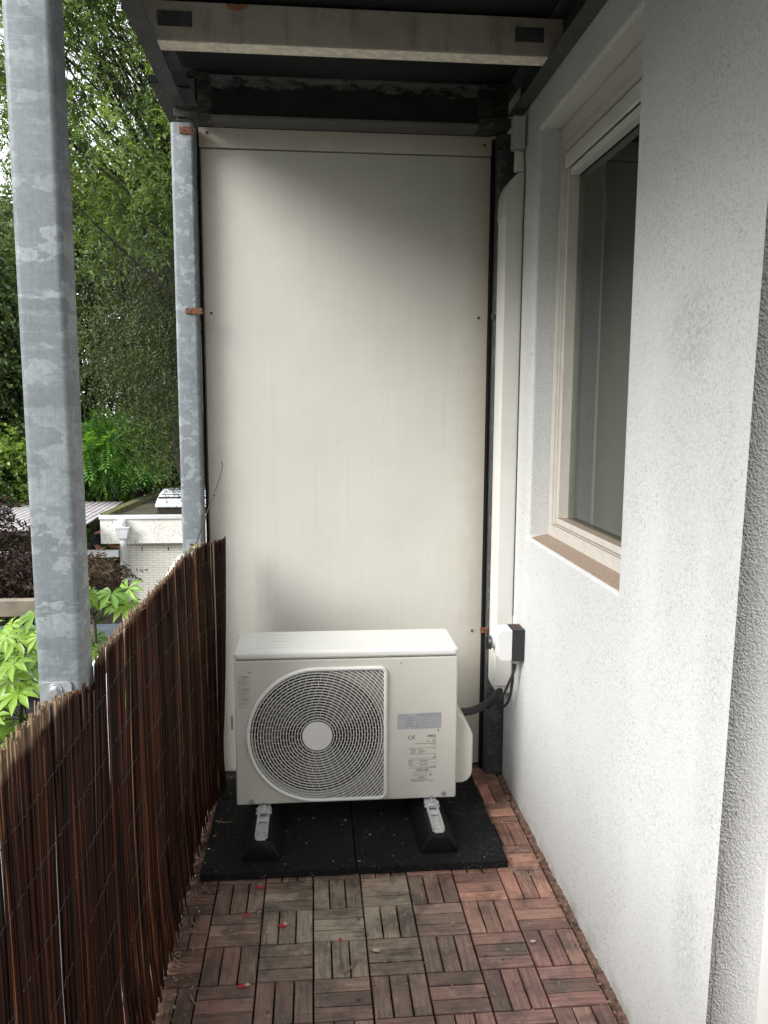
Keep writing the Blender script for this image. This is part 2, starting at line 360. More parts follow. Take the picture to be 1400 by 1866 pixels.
def mk_frame():
    m = NT('window_frame_paint'); v = m.coord(kind='World'); n = m.noise(v, 20, 4)
    c = m.ramp(n, (.3, (.54, .515, .465)), (.7, (.61, .585, .535)))
    g = m.n('ShaderNodeNewGeometry'); nz = m.sep(g.outputs['Normal'])[2]
    dirt = m.math('MULTIPLY', m.ramp(nz, (.5, 0), (.9, 1)), m.ramp(m.noise(v, 60, 5, .7), (.2, .55), (.7, .95)))
    c = m.mix(dirt, c, (.26, .175, .12)); return m.set(c, .45)
M_['frame'] = mk_frame()
def mk_sill():
    m = NT('mossy_render_sill'); v = m.coord(kind='World'); n = m.noise(v, 150, 4, .7)
    c = m.ramp(n, (.3, (.24, .175, .13)), (.6, (.36, .275, .215)), (.8, (.50, .43, .36))); m.bump(n, .7, .003); return m.set(c, .9)
M_['sill'] = mk_sill()
M_['sash'] = simple('white_sash', (.66, .66, .64), .35, 0, .03, 10)
M_['room'] = simple('room_plaster', (.38, .40, .37), .9, 0, .06, 3)
M_['curtain'] = simple('curtain_cloth', (.46, .47, .44), .9, 0, .06, 6)
def mk_glass():
    m = NT('window_glass'); t = m.t; t.nodes.remove(m.b)
    out = t.nodes['Material Output']; gl = m.n('ShaderNodeBsdfGlossy'); gl.inputs['Roughness'].default_value = .03; gl.inputs['Color'].default_value = (.85, .9, .87, 1)
    tr = m.n('ShaderNodeBsdfTransparent'); tr.inputs['Color'].default_value = (.62, .66, .62, 1)
    fr = m.n('ShaderNodeFresnel'); fr.inputs['IOR'].default_value = 1.52; mx = m.n('ShaderNodeMixShader')
    f2 = m.math('ADD', fr.outputs[0], .10); m.l(f2, mx.inputs[0]); m.l(tr.outputs[0], mx.inputs[1]); m.l(gl.outputs[0], mx.inputs[2]); m.l(mx.outputs[0], out.inputs[0]); return m.mat
M_['glass'] = mk_glass()

def leafmat(name, a, b, trans=.35, rough=.45):
    """a..b: dark and bright leaf colour, chosen per leaf by the tint attribute"""
    m = NT(name); t = m.attr('tint'); sx = m.n('ShaderNodeSeparateColor'); m.l(t, sx.inputs[0])
    c = m.mix(sx.outputs[0], a, b); m.set(c, rough, spec=.4)
    tb = m.n('ShaderNodeBsdfTranslucent'); c2 = m.mix(1.0, c, (1.5, 1.35, .45), 'MULTIPLY'); m.l(c2, tb.inputs[0])
    mx = m.n('ShaderNodeMixShader'); mx.inputs[0].default_value = trans; m.l(m.b.outputs[0], mx.inputs[1]); m.l(tb.outputs[0], mx.inputs[2])
    m.l(mx.outputs[0], m.t.nodes['Material Output'].inputs[0]); return m.mat
M_['bark'] = simple('bark', (.030, .025, .020), .9, 0, .4, 14, .7, 40)
M_['leafA'] = leafmat('fresh_compound_leaves', (.035, .075, .022), (.33, .47, .13), .36, .34)
M_['leafB'] = leafmat('dull_fine_leaves', (.018, .032, .012), (.15, .19, .07), .26, .42)
M_['leafC'] = leafmat('dark_broad_leaves', (.03, .055, .02), (.18, .25, .08), .28, .38)
M_['leafD'] = leafmat('bright_fern_leaves', (.035, .11, .022), (.22, .48, .09), .38)
M_['leafE'] = leafmat('ivy_leaves', (.04, .10, .022), (.34, .50, .10), .25, .35)
M_['leafF'] = leafmat('wood_leaves', (.035, .07, .024), (.24, .34, .11), .35)
M_['leafM'] = leafmat('red_maple_leaves', (.020, .008, .009), (.085, .045, .035), .18)
M_['leafN'] = leafmat('brown_maple_leaves', (.04, .022, .016), (.17, .115, .07), .2)
M_['leafP'] = leafmat('glossy_palmate_leaves', (.07, .18, .028), (.32, .50, .08), .35, .3)
M_['leafR'] = leafmat('dead_rust_leaves', (.12, .05, .03), (.25, .11, .06), .3)
def mk_brick():
    m = NT('white_painted_brick'); v = m.coord((1, 1, 1), 'World'); S = m.sep(v); cb = m.n('ShaderNodeCombineXYZ'); m.l(S[0], cb.inputs[0]); m.l(S[2], cb.inputs[1]); m.l(S[1], cb.inputs[2])
    b = m.n('ShaderNodeTexBrick'); m.l(cb.outputs[0], b.inputs['Vector']); b.inputs['Scale'].default_value = 1; b.inputs['Brick Width'].default_value = .20; b.inputs['Row Height'].default_value = .047
    b.inputs['Mortar Size'].default_value = .005; b.inputs['Color1'].default_value = (.80, .78, .71, 1); b.inputs['Color2'].default_value = (.86, .84, .77, 1); b.inputs['Mortar'].default_value = (.46, .44, .37, 1)
    b.inputs['Mortar Smooth'].default_value = .4
    c = m.mix(m.ramp(m.noise(v, 9, 6, .75), (.62, 0), (.66, .5)), b.outputs[0], (.34, .31, .25))
    m.bump(b.outputs['Fac'], -.6, .01); return m.set(c, .8)
M_['brick'] = mk_brick()
def mk_fascia():
    m = NT('vine_marked_fascia'); v = m.coord(kind='World'); n = m.noise(v, 3.3, 4, .6, 2.2)
    ln = m.math('ABSOLUTE', m.math('SUBTRACT', n, .5)); l = m.ramp(ln, (.004, 1), (.012, 0)); l = m.math('MULTIPLY', l, m.ramp(m.noise(v, 2, 3), (.35, 0), (.5, .8)))
    n2 = m.noise(v, 7, 4, .6, 2.6); l2 = m.ramp(m.math('ABSOLUTE', m.math('SUBTRACT', n2, .52)), (.006, .8), (.016, 0))
    c = m.mix(l, (.86, .85, .80), (.16, .12, .08)); c = m.mix(m.math('MULTIPLY', l2, m.ramp(m.noise(v, 3, 3), (.45, 0), (.6, .7))), c, (.2, .15, .1)); return m.set(c, .7)
M_['fascia'] = mk_fascia()
M_['roof_felt'] = simple('mossy_roof_felt', (.055, .052, .032), .95, 0, .6, 2.5, .5, 20)
M_['moss_rim'] = simple('mossy_rim', (.10, .10, .035), .95, 0, .5, 9, .6, 30)
M_['dome'] = simple('opal_acrylic', (.66, .70, .73), .25, 0, .04, 3)
M_['corr'] = simple('weathered_polycarbonate', (.50, .47, .48), .45, 0, .2, 6)
M_['dark_wood'] = simple('dark_timber', (.03, .024, .02), .8, 0, .4, 8)
M_['beige_wood'] = simple('beige_timber', (.30, .25, .19), .75, 0, .25, 6, .3, 40)
M_['brown_wood'] = simple('weathered_fence', (.20, .155, .10), .85, 0, .35, 7, .4, 40)
M_['slate'] = simple('slate_blue_board', (.06, .075, .09), .7, 0, .3, 5)
M_['ground'] = simple('garden_soil', (.05, .045, .03), .95, 0, .6, 1.5, .6, 10)
M_['skin'] = simple('skin', (.46, .22, .13), .55, 0, .08, 12)
M_['tshirt'] = simple('dark_tshirt', (.022, .024, .026), .9, 0, .15, 20)
M_['jeans'] = simple('dark_jeans', (.03, .035, .05), .9, 0, .15, 20)
M_['hair'] = simple('dark_hair', (.02, .014, .01), .7, 0, .2, 60)

# ================================================================== SETTING
g = MB(); g.box(-80, 80, -30, 120, -3.2, -2.9); tag(g.build('ground', M_['ground']), kind='structure')
t_ = MB(); t_.box(-10, -3.61, 15.6, 18.2, -2.89, -2.5); tag(t_.build('terrace', simple('terrace_boards', (.05, .045, .038), .9)), kind='structure')  # board colour made dark to stand for the shadow in this area

# balcony floor: slab + interlocking wooden tiles
GX, GY, BS = -.1586, 2.2542, .15
fl = MB(); fl.box(-.62, .769, -1.2, 3.25, -.16, -.030); tag(fl.build('floor_slab', M_['slab']), kind='structure')
def build_tiles():
    V = []; Fc = []; C = []; UV = []
    def slat(x0, x1, y0, y1, along):
        z0, z1 = -.028, 0.0 + random.uniform(-.0012, .0008); e = .0016
        cx, cy = (x0+x1)/2, (y0+y1)/2
        # colour by place: orange-brown by the wall at the back, grey in the middle, red-brown in front
        redness = 1.0 - max(0, min(1, 1.25*math.exp(-((cx-.08)/.28)**2 - ((cy-2.20)/.26)**2)))
        orange = max(0, min(1, (cx-.28)/.25)) * max(0, min(1, (cy-2.0)/.35)) * random.uniform(.35, 1)
        redb = (.24, .115, .095); grey = (.27, .230, .172); org = (.52, .25, .175); brn = (.26, .17, .12)
        c = [a*redness + b*(1-redness) for a, b in zip(redb, grey)]
        if random.random() < .25: c = [a*.5 + b*.5 for a, b in zip(c, brn)]
        c = [a*(1-orange) + b*orange for a, b in zip(c, org)]
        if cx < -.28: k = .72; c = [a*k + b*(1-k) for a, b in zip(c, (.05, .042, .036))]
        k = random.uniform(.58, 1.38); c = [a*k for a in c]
        wear = .15 + .85*(1-redness) + .25*orange + .25*random.random()
        if .05 < cx-GX < .2 and False: wear = 1
        b = len(V)
        o = random.uniform(0, 40), random.uniform(0, 40)
        P = [(x0,y0,z0),(x1,y0,z0),(x1,y1,z0),(x0,y1,z0),(x0,y0,z1-e),(x1,y0,z1-e),(x1,y1,z1-e),(x0,y1,z1-e),(x0+e,y0+e,z1),(x1-e,y0+e,z1),(x1-e,y1-e,z1),(x0+e,y1-e,z1)]
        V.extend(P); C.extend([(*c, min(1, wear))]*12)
        fs = [(0,1,5,4),(1,2,6,5),(2,3,7,6),(3,0,4,7),(4,5,9,8),(5,6,10,9),(6,7,11,10),(7,4,8,11),(8,9,10,11)]
        for f in fs:
            Fc.append(tuple(b+i for i in f))
            for i in f:
                x, y, _ = P[i]; UV.append((x+o[0], y*1+o[1]) if along == 'X' else (y+o[0], x+o[1]))
    for i in range(-3, 6):
        for j in range(-23, 7):
            x0 = GX + i*BS; y0 = GY - .15 + j*BS
            gp = .0042; n = 3; w = (BS - .001) / n
            vert = (i + j) % 2 == 0
            for k in range(n):
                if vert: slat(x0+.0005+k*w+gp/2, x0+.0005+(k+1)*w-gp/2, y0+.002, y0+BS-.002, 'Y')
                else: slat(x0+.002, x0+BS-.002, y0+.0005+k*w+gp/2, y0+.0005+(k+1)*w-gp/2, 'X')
    me = bpy.data.meshes.new('floor'); me.from_pydata(V, [], Fc)
    a = me.color_attributes.new('tint', 'FLOAT_COLOR', 'POINT'); a.data.foreach_set('color', np.array(C, np.float32).ravel())
    u = me.uv_layers.new(name='UVMap'); u.data.foreach_set('uv', np.array(UV, np.float32).ravel())
    tag(link('floor', me, M_['slat']), kind='structure')
build_tiles()
# gritty joint between tiles and wall
def joint():
    V = []; Fc = []; n = 900; q = random.Random(9); lv = 0
    for i in range(n):
        y = -1.0 + 4.16*i/(n-1); lv = lv*.8 + q.gauss(0, .0012); big = .004*math.sin(y*9)*math.sin(y*23)
        hh = -.010 + lv + big
        V += [(.741, y, -.029), (.748 + q.uniform(-.002, .003), y, hh-.006+q.uniform(-.002, .002)), (.758, y, hh+q.uniform(-.002, .003)), (.7688, y, hh+.004+q.uniform(-.002, .004))]
    for i in range(n-1):
        for k in range(3): a = i*4+k; Fc.append((a, a+4, a+5, a+1))
    me = bpy.data.meshes.new('floor_joint'); me.from_pydata(V, [], Fc); tag(link('floor_joint', me, M_['mortar']), kind='structure')
joint()

# ================================================================== RENDERED HOUSE WALL + WINDOW
WX = .769; CY = 1.372
W0, W1, WZ0, WZ1 = 1.939, 2.800, 1.037, 2.428
house = thing('house', 'white textured render house wall with a deep set window on the right of the balcony', 'house', (1.3, 2.2, -2.9))
def build_wall():
    w = MB(); bm = bmesh.new()
    X1 = 1.12; ytop = 6.0; yend = 12.0; zb = -2.9
    # solid wall as blocks butted around the opening (outer skin only where seen; each block closed)
    def quad(*p): w.add(p, [tuple(range(len(p)))])
    ys = [CY, W0, W1, yend]; zs = [zb, WZ0, WZ1, ytop]
    for i in range(3):
        for j in range(3):
            if i == 1 and j == 1: continue
            quad((WX, ys[i], zs[j]), (WX, ys[i+1], zs[j]), (WX, ys[i+1], zs[j+1]), (WX, ys[i], zs[j+1]))
    RX = .905
    quad((WX, W0, WZ0), (WX, W0, WZ1), (RX, W0, WZ1), (RX, W0, WZ0)); quad((WX, W1, WZ0), (WX, W1, WZ1), (RX, W1, WZ1), (RX, W1, WZ0))
    quad((WX, W0, WZ1), (WX, W1, WZ1), (RX, W1, WZ1), (RX, W0, WZ1)); quad((WX, W0, WZ0), (WX, W1, WZ0), (RX, W1, WZ0), (RX, W0, WZ0))
    # return face towards the door recess
    quad((WX, CY, zb), (WX, CY, ytop), (1.12, CY, ytop), (1.12, CY, zb))
    quad((WX, yend, zb), (WX, yend, ytop), (6, yend, ytop), (6, yend, zb)); quad((WX, CY, ytop), (WX, yend, ytop), (6, yend, ytop), (6, CY, ytop))
    bmm = w.mesh('wall'); b2 = bmesh.new(); b2.from_mesh(bmm); bmesh.ops.remove_doubles(b2, verts=b2.verts, dist=1e-4); bmesh.ops.recalc_face_normals(b2, faces=b2.faces)
    for v in b2.verts:
        if abs(v.co.y-CY) < 1e-4: v.co.y = 1.393-.020*v.co.z
    b2.normal_update(); big = max(b2.faces, key=lambda f: f.calc_area() if abs(f.calc_center_median().x-WX) < 1e-3 else 0)
    if big.normal.x > 0: bmesh.ops.reverse_faces(b2, faces=b2.faces)
    b2.to_mesh(bmm); b2.free()
    return link('wall', bmm, M_['render'], house, bev=.012, seg=4)
build_wall()
w2 = MB(); w2.box(1.0, 1.3, -4, CY - .1, 2.35, 6.0); w2.box(.995, 1.3, -4, -1.2, -2.9, 2.35); w2.build('wall', M_['render'], house)
# corner bead with a crack
cr = MB(); pts = [(WX + .0075 + .0012*math.sin(i*1.3) , 1.3925-.020*(.02+.036*i)-.0002, .02 + .036*i + .006*random.random()) for i in range(18)]
for i in range(len(pts)-1):
    pass
cr.tube(pts, [.0003+.0006*random.random() for _ in pts], 5)
cr.build('crack', M_['ink_soft'], house)
# sloping sill inside the reveal
s = MB(); s.add([(WX+.0035, W0-.004, WZ0-.0042), (WX+.0035, W1+.004, WZ0-.0042), (WX+.012, W1, WZ0+.0012), (WX+.012, W0, WZ0+.0012), (.8405, W1, WZ0+.012), (.8405, W0, WZ0+.012)],
      [(0, 1, 2, 3), (3, 2, 4, 5)]); s.build('sill', M_['sill'], house)
# window
wf = MB()
def ringframe(mb, x0, x1, ya, yb, za, zb, wy, wzb, wzt):
    mb.box(x0, x1, ya, yb, za, za+wzb); mb.box(x0, x1, ya, yb, zb-wzt, zb)
    mb.box(x0+.0004, x1-.0004, ya, ya+wy, za+wzb, zb-wzt); mb.box(x0+.0004, x1-.0004, yb-wy, yb, za+wzb, zb-wzt)
ringframe(wf, .840, .905, W0+.002, W1-.002, WZ0+.008, WZ1-.002, .036, .044, .050)
win = wf.build('window', M_['frame'], house, bev=.0015)
f2 = MB(); ringframe(f2, .8475, .900, W0+.038, W1-.038, 1.089, 2.376, .012, .004, .030); f2.build('inner_frame', M_['frame'], win, bev=.001)
sa = MB(); ringframe(sa, .853, .899, W0+.050, W1-.050, 1.0935, 2.3455, .026, .022, .020); sa.build('sash', M_['frame'], win, bev=.0015)
bl = MB(); bl.box(.842, .8525, W0+.055, W1-.062, 2.288, 2.332); bl.build('head_cover', M_['sash'], win, bev=.002)
b3 = MB(); b3.box(.856, .884, W0+.078, W1-.078, 2.262, 2.2865); b3.build('sash_head', M_['sash'], win, bev=.002)
gl = MB(); gl.box(.888, .892, W0+.07, W1-.07, 1.112, 2.30); gl.build('glass', M_['glass'], win)
m = MB(); m.box(.925, .928, W0-.1, 2.50, 1.02, 2.5); m.build('blind', simple('pale_blind', (.56, .585, .55), .8, 0, .03, 4), house)
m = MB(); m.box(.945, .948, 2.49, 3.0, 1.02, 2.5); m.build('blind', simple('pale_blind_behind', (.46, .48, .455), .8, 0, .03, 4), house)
rm = MB(); rx0, rx1 = .96, 3.4
rm.add([(rx0,1.35,.3),(rx0,5.5,.3),(rx1,5.5,.3),(rx1,1.35,.3),(rx0,1.35,2.7),(rx0,5.5,2.7),(rx1,5.5,2.7),(rx1,1.35,2.7)], [(0,1,2,3),(4,7,6,5),(1,5,6,2),(2,6,7,3),(0,3,7,4)]); rm.build('room', M_['room'], house)
cu = MB(); n = 60; vs = []; fs = []
for i in range(n):
    y = 2.62 + .55*i/(n-1); x = 1.16 + .014*math.sin(i*.9)
    vs += [(x, y, 1.0), (x, y, 2.6)]
for i in range(n-1): fs.append((2*i, 2*i+2, 2*i+3, 2*i+1))
cu.add(vs, fs); cu.build('curtain', M_['curtain'], house, smooth=True)
# door frame in the recess beyond the corner
df = thing('door_frame', 'white door frame in the recess at the near right edge of the wall', 'door frame', (.9, 1.2, 0))
d1 = MB(); d1.box(.862, .93, 1.288, 1.3715, 0.0, 2.33); d1.build('jamb', M_['sash'], df, bev=.004)
d2 = MB(); d2.box(.880, .93, 1.21, 1.287, 0.0, 2.33); d2.build('stop', M_['frame'], df, bev=.003)
d3 = MB(); d3.box(.862, .93, .40, 1.3715, 2.331, 2.42); d3.build('head', M_['sash'], df, bev=.004)
d4 = MB(); d4.box(.895, .925, .48, 1.209, 0.01, 2.33); d4.build('door_leaf', M_['sash'], df, bev=.003)
d5 = MB(); d5.box(.862, .93, .40, .479, 0.0, 2.33); d5.build('jamb', M_['sash'], df, bev=.004)
lw = MB(); lw.box(.93, 1.12, -1.2, .40, -.02, 2.6); lw.box(.931, 1.12, .40, CY-.001, 2.42, 2.6); lw.build('wall', M_['render'], house)

# ================================================================== STEEL FRAME
UNDER = 2.545
def rounded_sq(cx, cy, h, r, n=5):
    P = []
    for (sx, sy, a0) in ((1, 1, 0), (-1, 1, 90), (-1, -1, 180), (1, -1, 270)):
        for k in range(n+1):
            a = R(a0 + 90*k/n); P.append((cx + sx*(h-r) + r*math.cos(a), cy + sy*(h-r) + r*math.sin(a)))
    return P
def post(x, y, z0, z1, mat, label, group=None):
    t = thing('steel_post', label, 'post', (x, y, z0), group)
    p = MB(); p.prism(rounded_sq(x, y, .04, .011), 'Z', z0, z1)
    o = p.build('post_tube', mat, t, smooth=False); me = o.data; me.polygons.foreach_set('use_smooth', [True]*len(me.polygons)); me.set_sharp_from_angle(angle=R(50))
    return t
nearp = post(-.465, 1.507, -2.9, UNDER-.002, M_['galv'], 'nearest and thickest galvanised steel post, pale blue grey, at the left picture edge', 'galvanised steel posts of the balcony frame')
farp = post(-.460, 3.130, -2.9, 2.505, M_['galv_far'], 'square galvanised post at the left edge of the white partition, with rusty clamps', 'galvanised steel posts of the balcony frame')
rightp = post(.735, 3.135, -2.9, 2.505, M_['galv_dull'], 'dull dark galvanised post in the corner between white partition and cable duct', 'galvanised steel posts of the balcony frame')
def bracket(parent, x0, x1, yf, z0, z1, bx, bz, holes=True):
    b = MB(); n = 6; r = .008; P = []
    for (cx, cz, a0) in ((x1-r, z1-r, 0), (x0+r, z1-r, 90), (x0+r, z0+r, 180), (x1-r, z0+r, 270)):
        for k in range(n+1): a = R(a0+90*k/n); P.append((cx+r*math.cos(a), cz+r*math.sin(a)))
    b.prism(P, 'Y', yf-.005, yf-.0005); o = b.build('rail_plate', M_['steel_plate'], parent, bev=.001)
    q = MB(); q.disc((bx, yf-.005, bz), 'Y', .0135, .0135, -.003, 0, 28); q.disc((bx, yf-.005, bz), 'Y', .0085, .0105, -.0055, -.003, 24); q.disc((bx, yf-.005, bz), 'Y', .0075, .0075, -.012, -.0055, 6); q.build('bolt', M_['zinc'], o, bev=.0006)
bracket(nearp, -.4995, -.4425, 1.467, .90, 1.003, -.472, .987)
bracket(farp, -.486, -.428, 3.09, .90, .992, -.45, .955)
def clamp(parent, x0, x1, yf, z, mat, h=.024, wrap=None):
    c = MB(); c.box(x0, x1, yf-.006, yf-.0008, z-h/2, z+h/2); o = c.build('clamp', mat, parent, bev=.001)
    for hx in (x0+.014, x1-.012):
        q = MB(); q.disc((hx, yf-.006, z), 'Y', .0045, .004, -.002, 0, 12); q.build('bolt', M_['ink'], o)
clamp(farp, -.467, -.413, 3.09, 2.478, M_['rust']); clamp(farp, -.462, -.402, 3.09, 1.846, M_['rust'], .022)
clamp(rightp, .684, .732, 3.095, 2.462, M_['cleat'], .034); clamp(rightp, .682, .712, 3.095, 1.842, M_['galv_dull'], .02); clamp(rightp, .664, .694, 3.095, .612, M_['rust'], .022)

upper = thing('upper_balcony', 'underside of the balcony above, zinc beams and grey cross beam under black boards', 'balcony', (.14, 1, 2.5))
def channel(x_web, x_tip, y0, y1, z0, z1, t=.006):
    m = MB(); s = 1 if x_tip > x_web else -1
    P = [(x_web, z0), (x_tip, z0), (x_tip, z0+t), (x_web+s*t, z0+t), (x_web+s*t, z1-t), (x_tip, z1-t), (x_tip, z1), (x_web, z1)]
    m.prism(P, 'Y', y0, y1); return m
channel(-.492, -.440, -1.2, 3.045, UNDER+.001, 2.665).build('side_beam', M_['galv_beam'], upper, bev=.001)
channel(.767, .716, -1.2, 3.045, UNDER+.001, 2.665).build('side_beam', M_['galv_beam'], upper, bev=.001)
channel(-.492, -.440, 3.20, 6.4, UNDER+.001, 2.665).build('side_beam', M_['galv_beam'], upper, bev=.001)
def crossbeam(y0, y1, mat, z0=2.552, z1=2.6585):
    m = MB(); m.box(-.4855, .7605, y0, y1, z0, z1); o = m.build('cross_beam', mat, upper, bev=.003)
    m = MB(); m.box(-.4850, .7600, y0+.001, y1, z0-.004, z0-.0003); m.build('lit_flange', M_['lit_flange'], o, bev=.001); return o
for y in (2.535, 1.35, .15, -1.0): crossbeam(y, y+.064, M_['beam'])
for (x0, x1) in ((-.4345, -.338), (.613, .70)):
    m = MB(); m.box(x0, x1, 2.529, 2.5345, 2.588, 2.628); m.build('zinc_plate', M_['galv_beam'], upper, bev=.001)
# far black I beam
ib = MB(); I = [(3.045, 2.512), (3.150, 2.512), (3.150, 2.522), (3.102, 2.526), (3.102, 2.640), (3.150, 2.645), (3.150, 2.655), (3.045, 2.655), (3.045, 2.645), (3.094, 2.640), (3.094, 2.526), (3.045, 2.522)]
ib.prism(I, 'X', -.352, .612); ib.build('edge_beam', M_['blackbeam'], upper, bev=.001)
for a, b in ((-.40, -.353), (.613, .73)):
    ib = MB(); ib.prism(I, 'X', a, b); ib.build('beam_end', M_['cleat'], upper)
for (x0, x1, y0, z0, z1) in ((-.478, -.357, 3.036, 2.507, 2.541), (.612, .728, 3.036, 2.507, 2.541), (-.43, -.352, 3.034, 2.634, 2.6575), (.62, .735, 3.034, 2.634, 2.6575)):
    cl = MB(); cl.box(x0, x1, y0, 3.0435, z0, z1); cl.build('cleat', M_['cleat'], upper, bev=.003)
for x0 in (-.400, .66):
    cl = MB(); cl.box(x0, x0+.008, 3.01, 3.0335, 2.553, 2.633); cl.build('stiffener', M_['blackbeam'], upper)
bd = MB(); bd.box(-.4915, .7665, -1.2, 6.4, 2.666, 2.712); bd.build('deck_board', M_['soffit'], upper)
bd = MB(); bd.box(-.500, .7665, -1.2, 6.4, 2.7125, 2.78); bd.build('deck_board', M_['galv_beam'], upper)
# outer lip angle of the next bay
lp = MB(); lp.prism([(-.550, 2.600), (-.497, 2.600), (-.497, 2.650), (-.503, 2.650), (-.503, 2.606), (-.550, 2.606)], 'Y', 2.992, 6.2); lp.build('drip_angle', M_['galv_beam'], upper)
lp = MB(); lp.box(-.551, -.4965, 2.984, 2.9915, 2.599, 2.622); lp.build('end_cap', M_['matte_black'], upper)

# ================================================================== PARTITION PANEL
part = thing('partition_panel', 'tall off-white partition board closing the far end of the balcony', 'partition', (.14, 3.17, .02))
pb = MB(); pb.box(-.4085, .6835, 3.1665, 3.186, .018, 2.440); pb.build('board', M_['panel'], part, bev=.001)
ps = MB(); ps.box(-.4085, .6845, 3.158, 3.178, 2.4445, 2.513); ps.build('top_strip', M_['panel'], part, bev=.001)
pe = MB(); pe.box(-.4088, -.4035, 3.1635, 3.1662, .018, 2.438); pe.build('edge_trim', M_['galv_dull'], part)
for (x, z, yf) in ((-.379, 2.494, 3.158), (.656, 2.482, 3.158), (-.379, 1.848, 3.1665), (.648, 1.844, 3.1665), (.646, .589, 3.1665), (-.379, .60, 3.1665)):
    q = MB(); q.disc((x, yf, z), 'Y', .0052, .006, -.003, 0, 12); q.build('bolt', M_['rust'] if z < 2.3 else M_['ink'], part)
q = MB(); q.box(-.339, -.331, 3.1655, 3.1664, .195, .255); q.build('scuff', simple('scuff', (.18, .15, .12), .8), part)

m = MB(); m.box(-.4190, -.4092, 3.176, 3.200, .0, 2.51); m.box(.6848, .6942, 3.140, 3.200, .0, 2.50); m.box(-.4092, .684, 3.1862, 3.200, .0, 2.53)
m.build('backing', M_['matte_black'], part)  # black strips added to keep the side gaps dark and stop light leaking
# ================================================================== RUBBER MATS
MX, MY = -.3688, 2.4186
k = 0
for (x0, y0, y1, lab) in ((MX, MY, MY+.5, 'black granulated rubber mat under the left foot of the heat pump, front left of four'),
                    (MX+.5, MY, MY+.5, 'dusty black rubber mat under the right foot of the heat pump'),
                    (MX, MY+.5, 3.155, 'black rubber mat behind the unit at the left, against the partition'),
                    (MX+.5, MY+.5, 3.155, 'black rubber mat behind the unit at the right, near the cream valve cover')):
    m = MB(); m.box(x0+.0015, x0+.4985, y0+.0015, y1-.0015, .001, .026); o = m.build('rubber_mat', M_['rubber'], None, bev=.003); tag(o, lab, 'rubber mat', 'rubber mats under the heat pump')

# ================================================================== RUBBER FEET
def foot(cx, lab, tilt=0):
    t = thing('mounting_foot', lab, 'mounting foot', (cx, 2.75, .026), 'rubber feet under the heat pump')
    y0, y1 = 2.482, 3.0; zb, zt = .0265, .092
    m = MB(); V = []; secs = [(y0, .052, .020, zb+.035), (y0+.004, .060, .030, zt-.012), (y0+.016, .064, .034, zt)]
    ys = [y0, y0+.006, y0+.03, y0+.10, y0+.30, y1-.03, y1]
    prof = []
    n = 0
    for i, y in enumerate(ys):
        k = [.86, .97, 1, 1, 1, 1, .9][i]; zt_ = [zt-.012, zt-.003, zt, zt, zt, zt, zt-.01][i]
        P = [(-.064*k, zb), (-.064*k, zb+.014), (-.056*k, zb+.022), (-.036*k, zt_-.004), (-.032*k, zt_), (.032*k, zt_), (.036*k, zt_-.004), (.056*k, zb+.022), (.064*k, zb+.014), (.064*k, zb)]
        n = len(P); V += [(cx+p[0], y, p[1]) for p in P]
    Fs = [(i*n+j, (i+1)*n+j, (i+1)*n+(j+1) % n, i*n+(j+1) % n) for i in range(len(ys)-1) for j in range(n)] + [tuple(range(n)), tuple(range((len(ys))*n-1, (len(ys)-1)*n-1, -1))]
    m.add(V, Fs); m.build('foot_block', M_['rubber_foot'], t, bev=.004)
    r = MB(); h = .0205
    r.box(cx-h, cx-h+.0065, 2.500, 2.985, zt, zt+.0155); r.box(cx+h-.0065, cx+h, 2.500, 2.985, zt, zt+.0155); r.box(cx-h+.0065, cx+h-.0065, 2.492, 2.985, zt-.001, zt+.004)
    r.box(cx-h+.0065, cx+h-.0065, 2.598, 2.612, zt+.008, zt+.015)
    ro = r.build('rail', M_['alu'], t, bev=.0008)
    b = MB(); b.disc((cx, 2.668, zt+.0156), 'Z', .027, .027, 0, .0022, 28); b.disc((cx, 2.668, zt+.0156), 'Z', .016, .016, .0022, .005, 24); b.disc((cx, 2.668, zt+.0156), 'Z', .009, .009, .005, .013, 6); b.disc((cx, 2.668, zt+.0156), 'Z', .004, .004, .013, .028, 12)
    b.box(cx-.027, cx+.027, 2.645, 2.655, zt+.0085, zt+.0150)
    b.build('bolt', M_['zinc'], t, bev=.0006)
foot(-.178, 'black rubber foot with aluminium rail under the left end of the heat pump')
foot(.410, 'black rubber foot with aluminium rail under the right end of the heat pump')

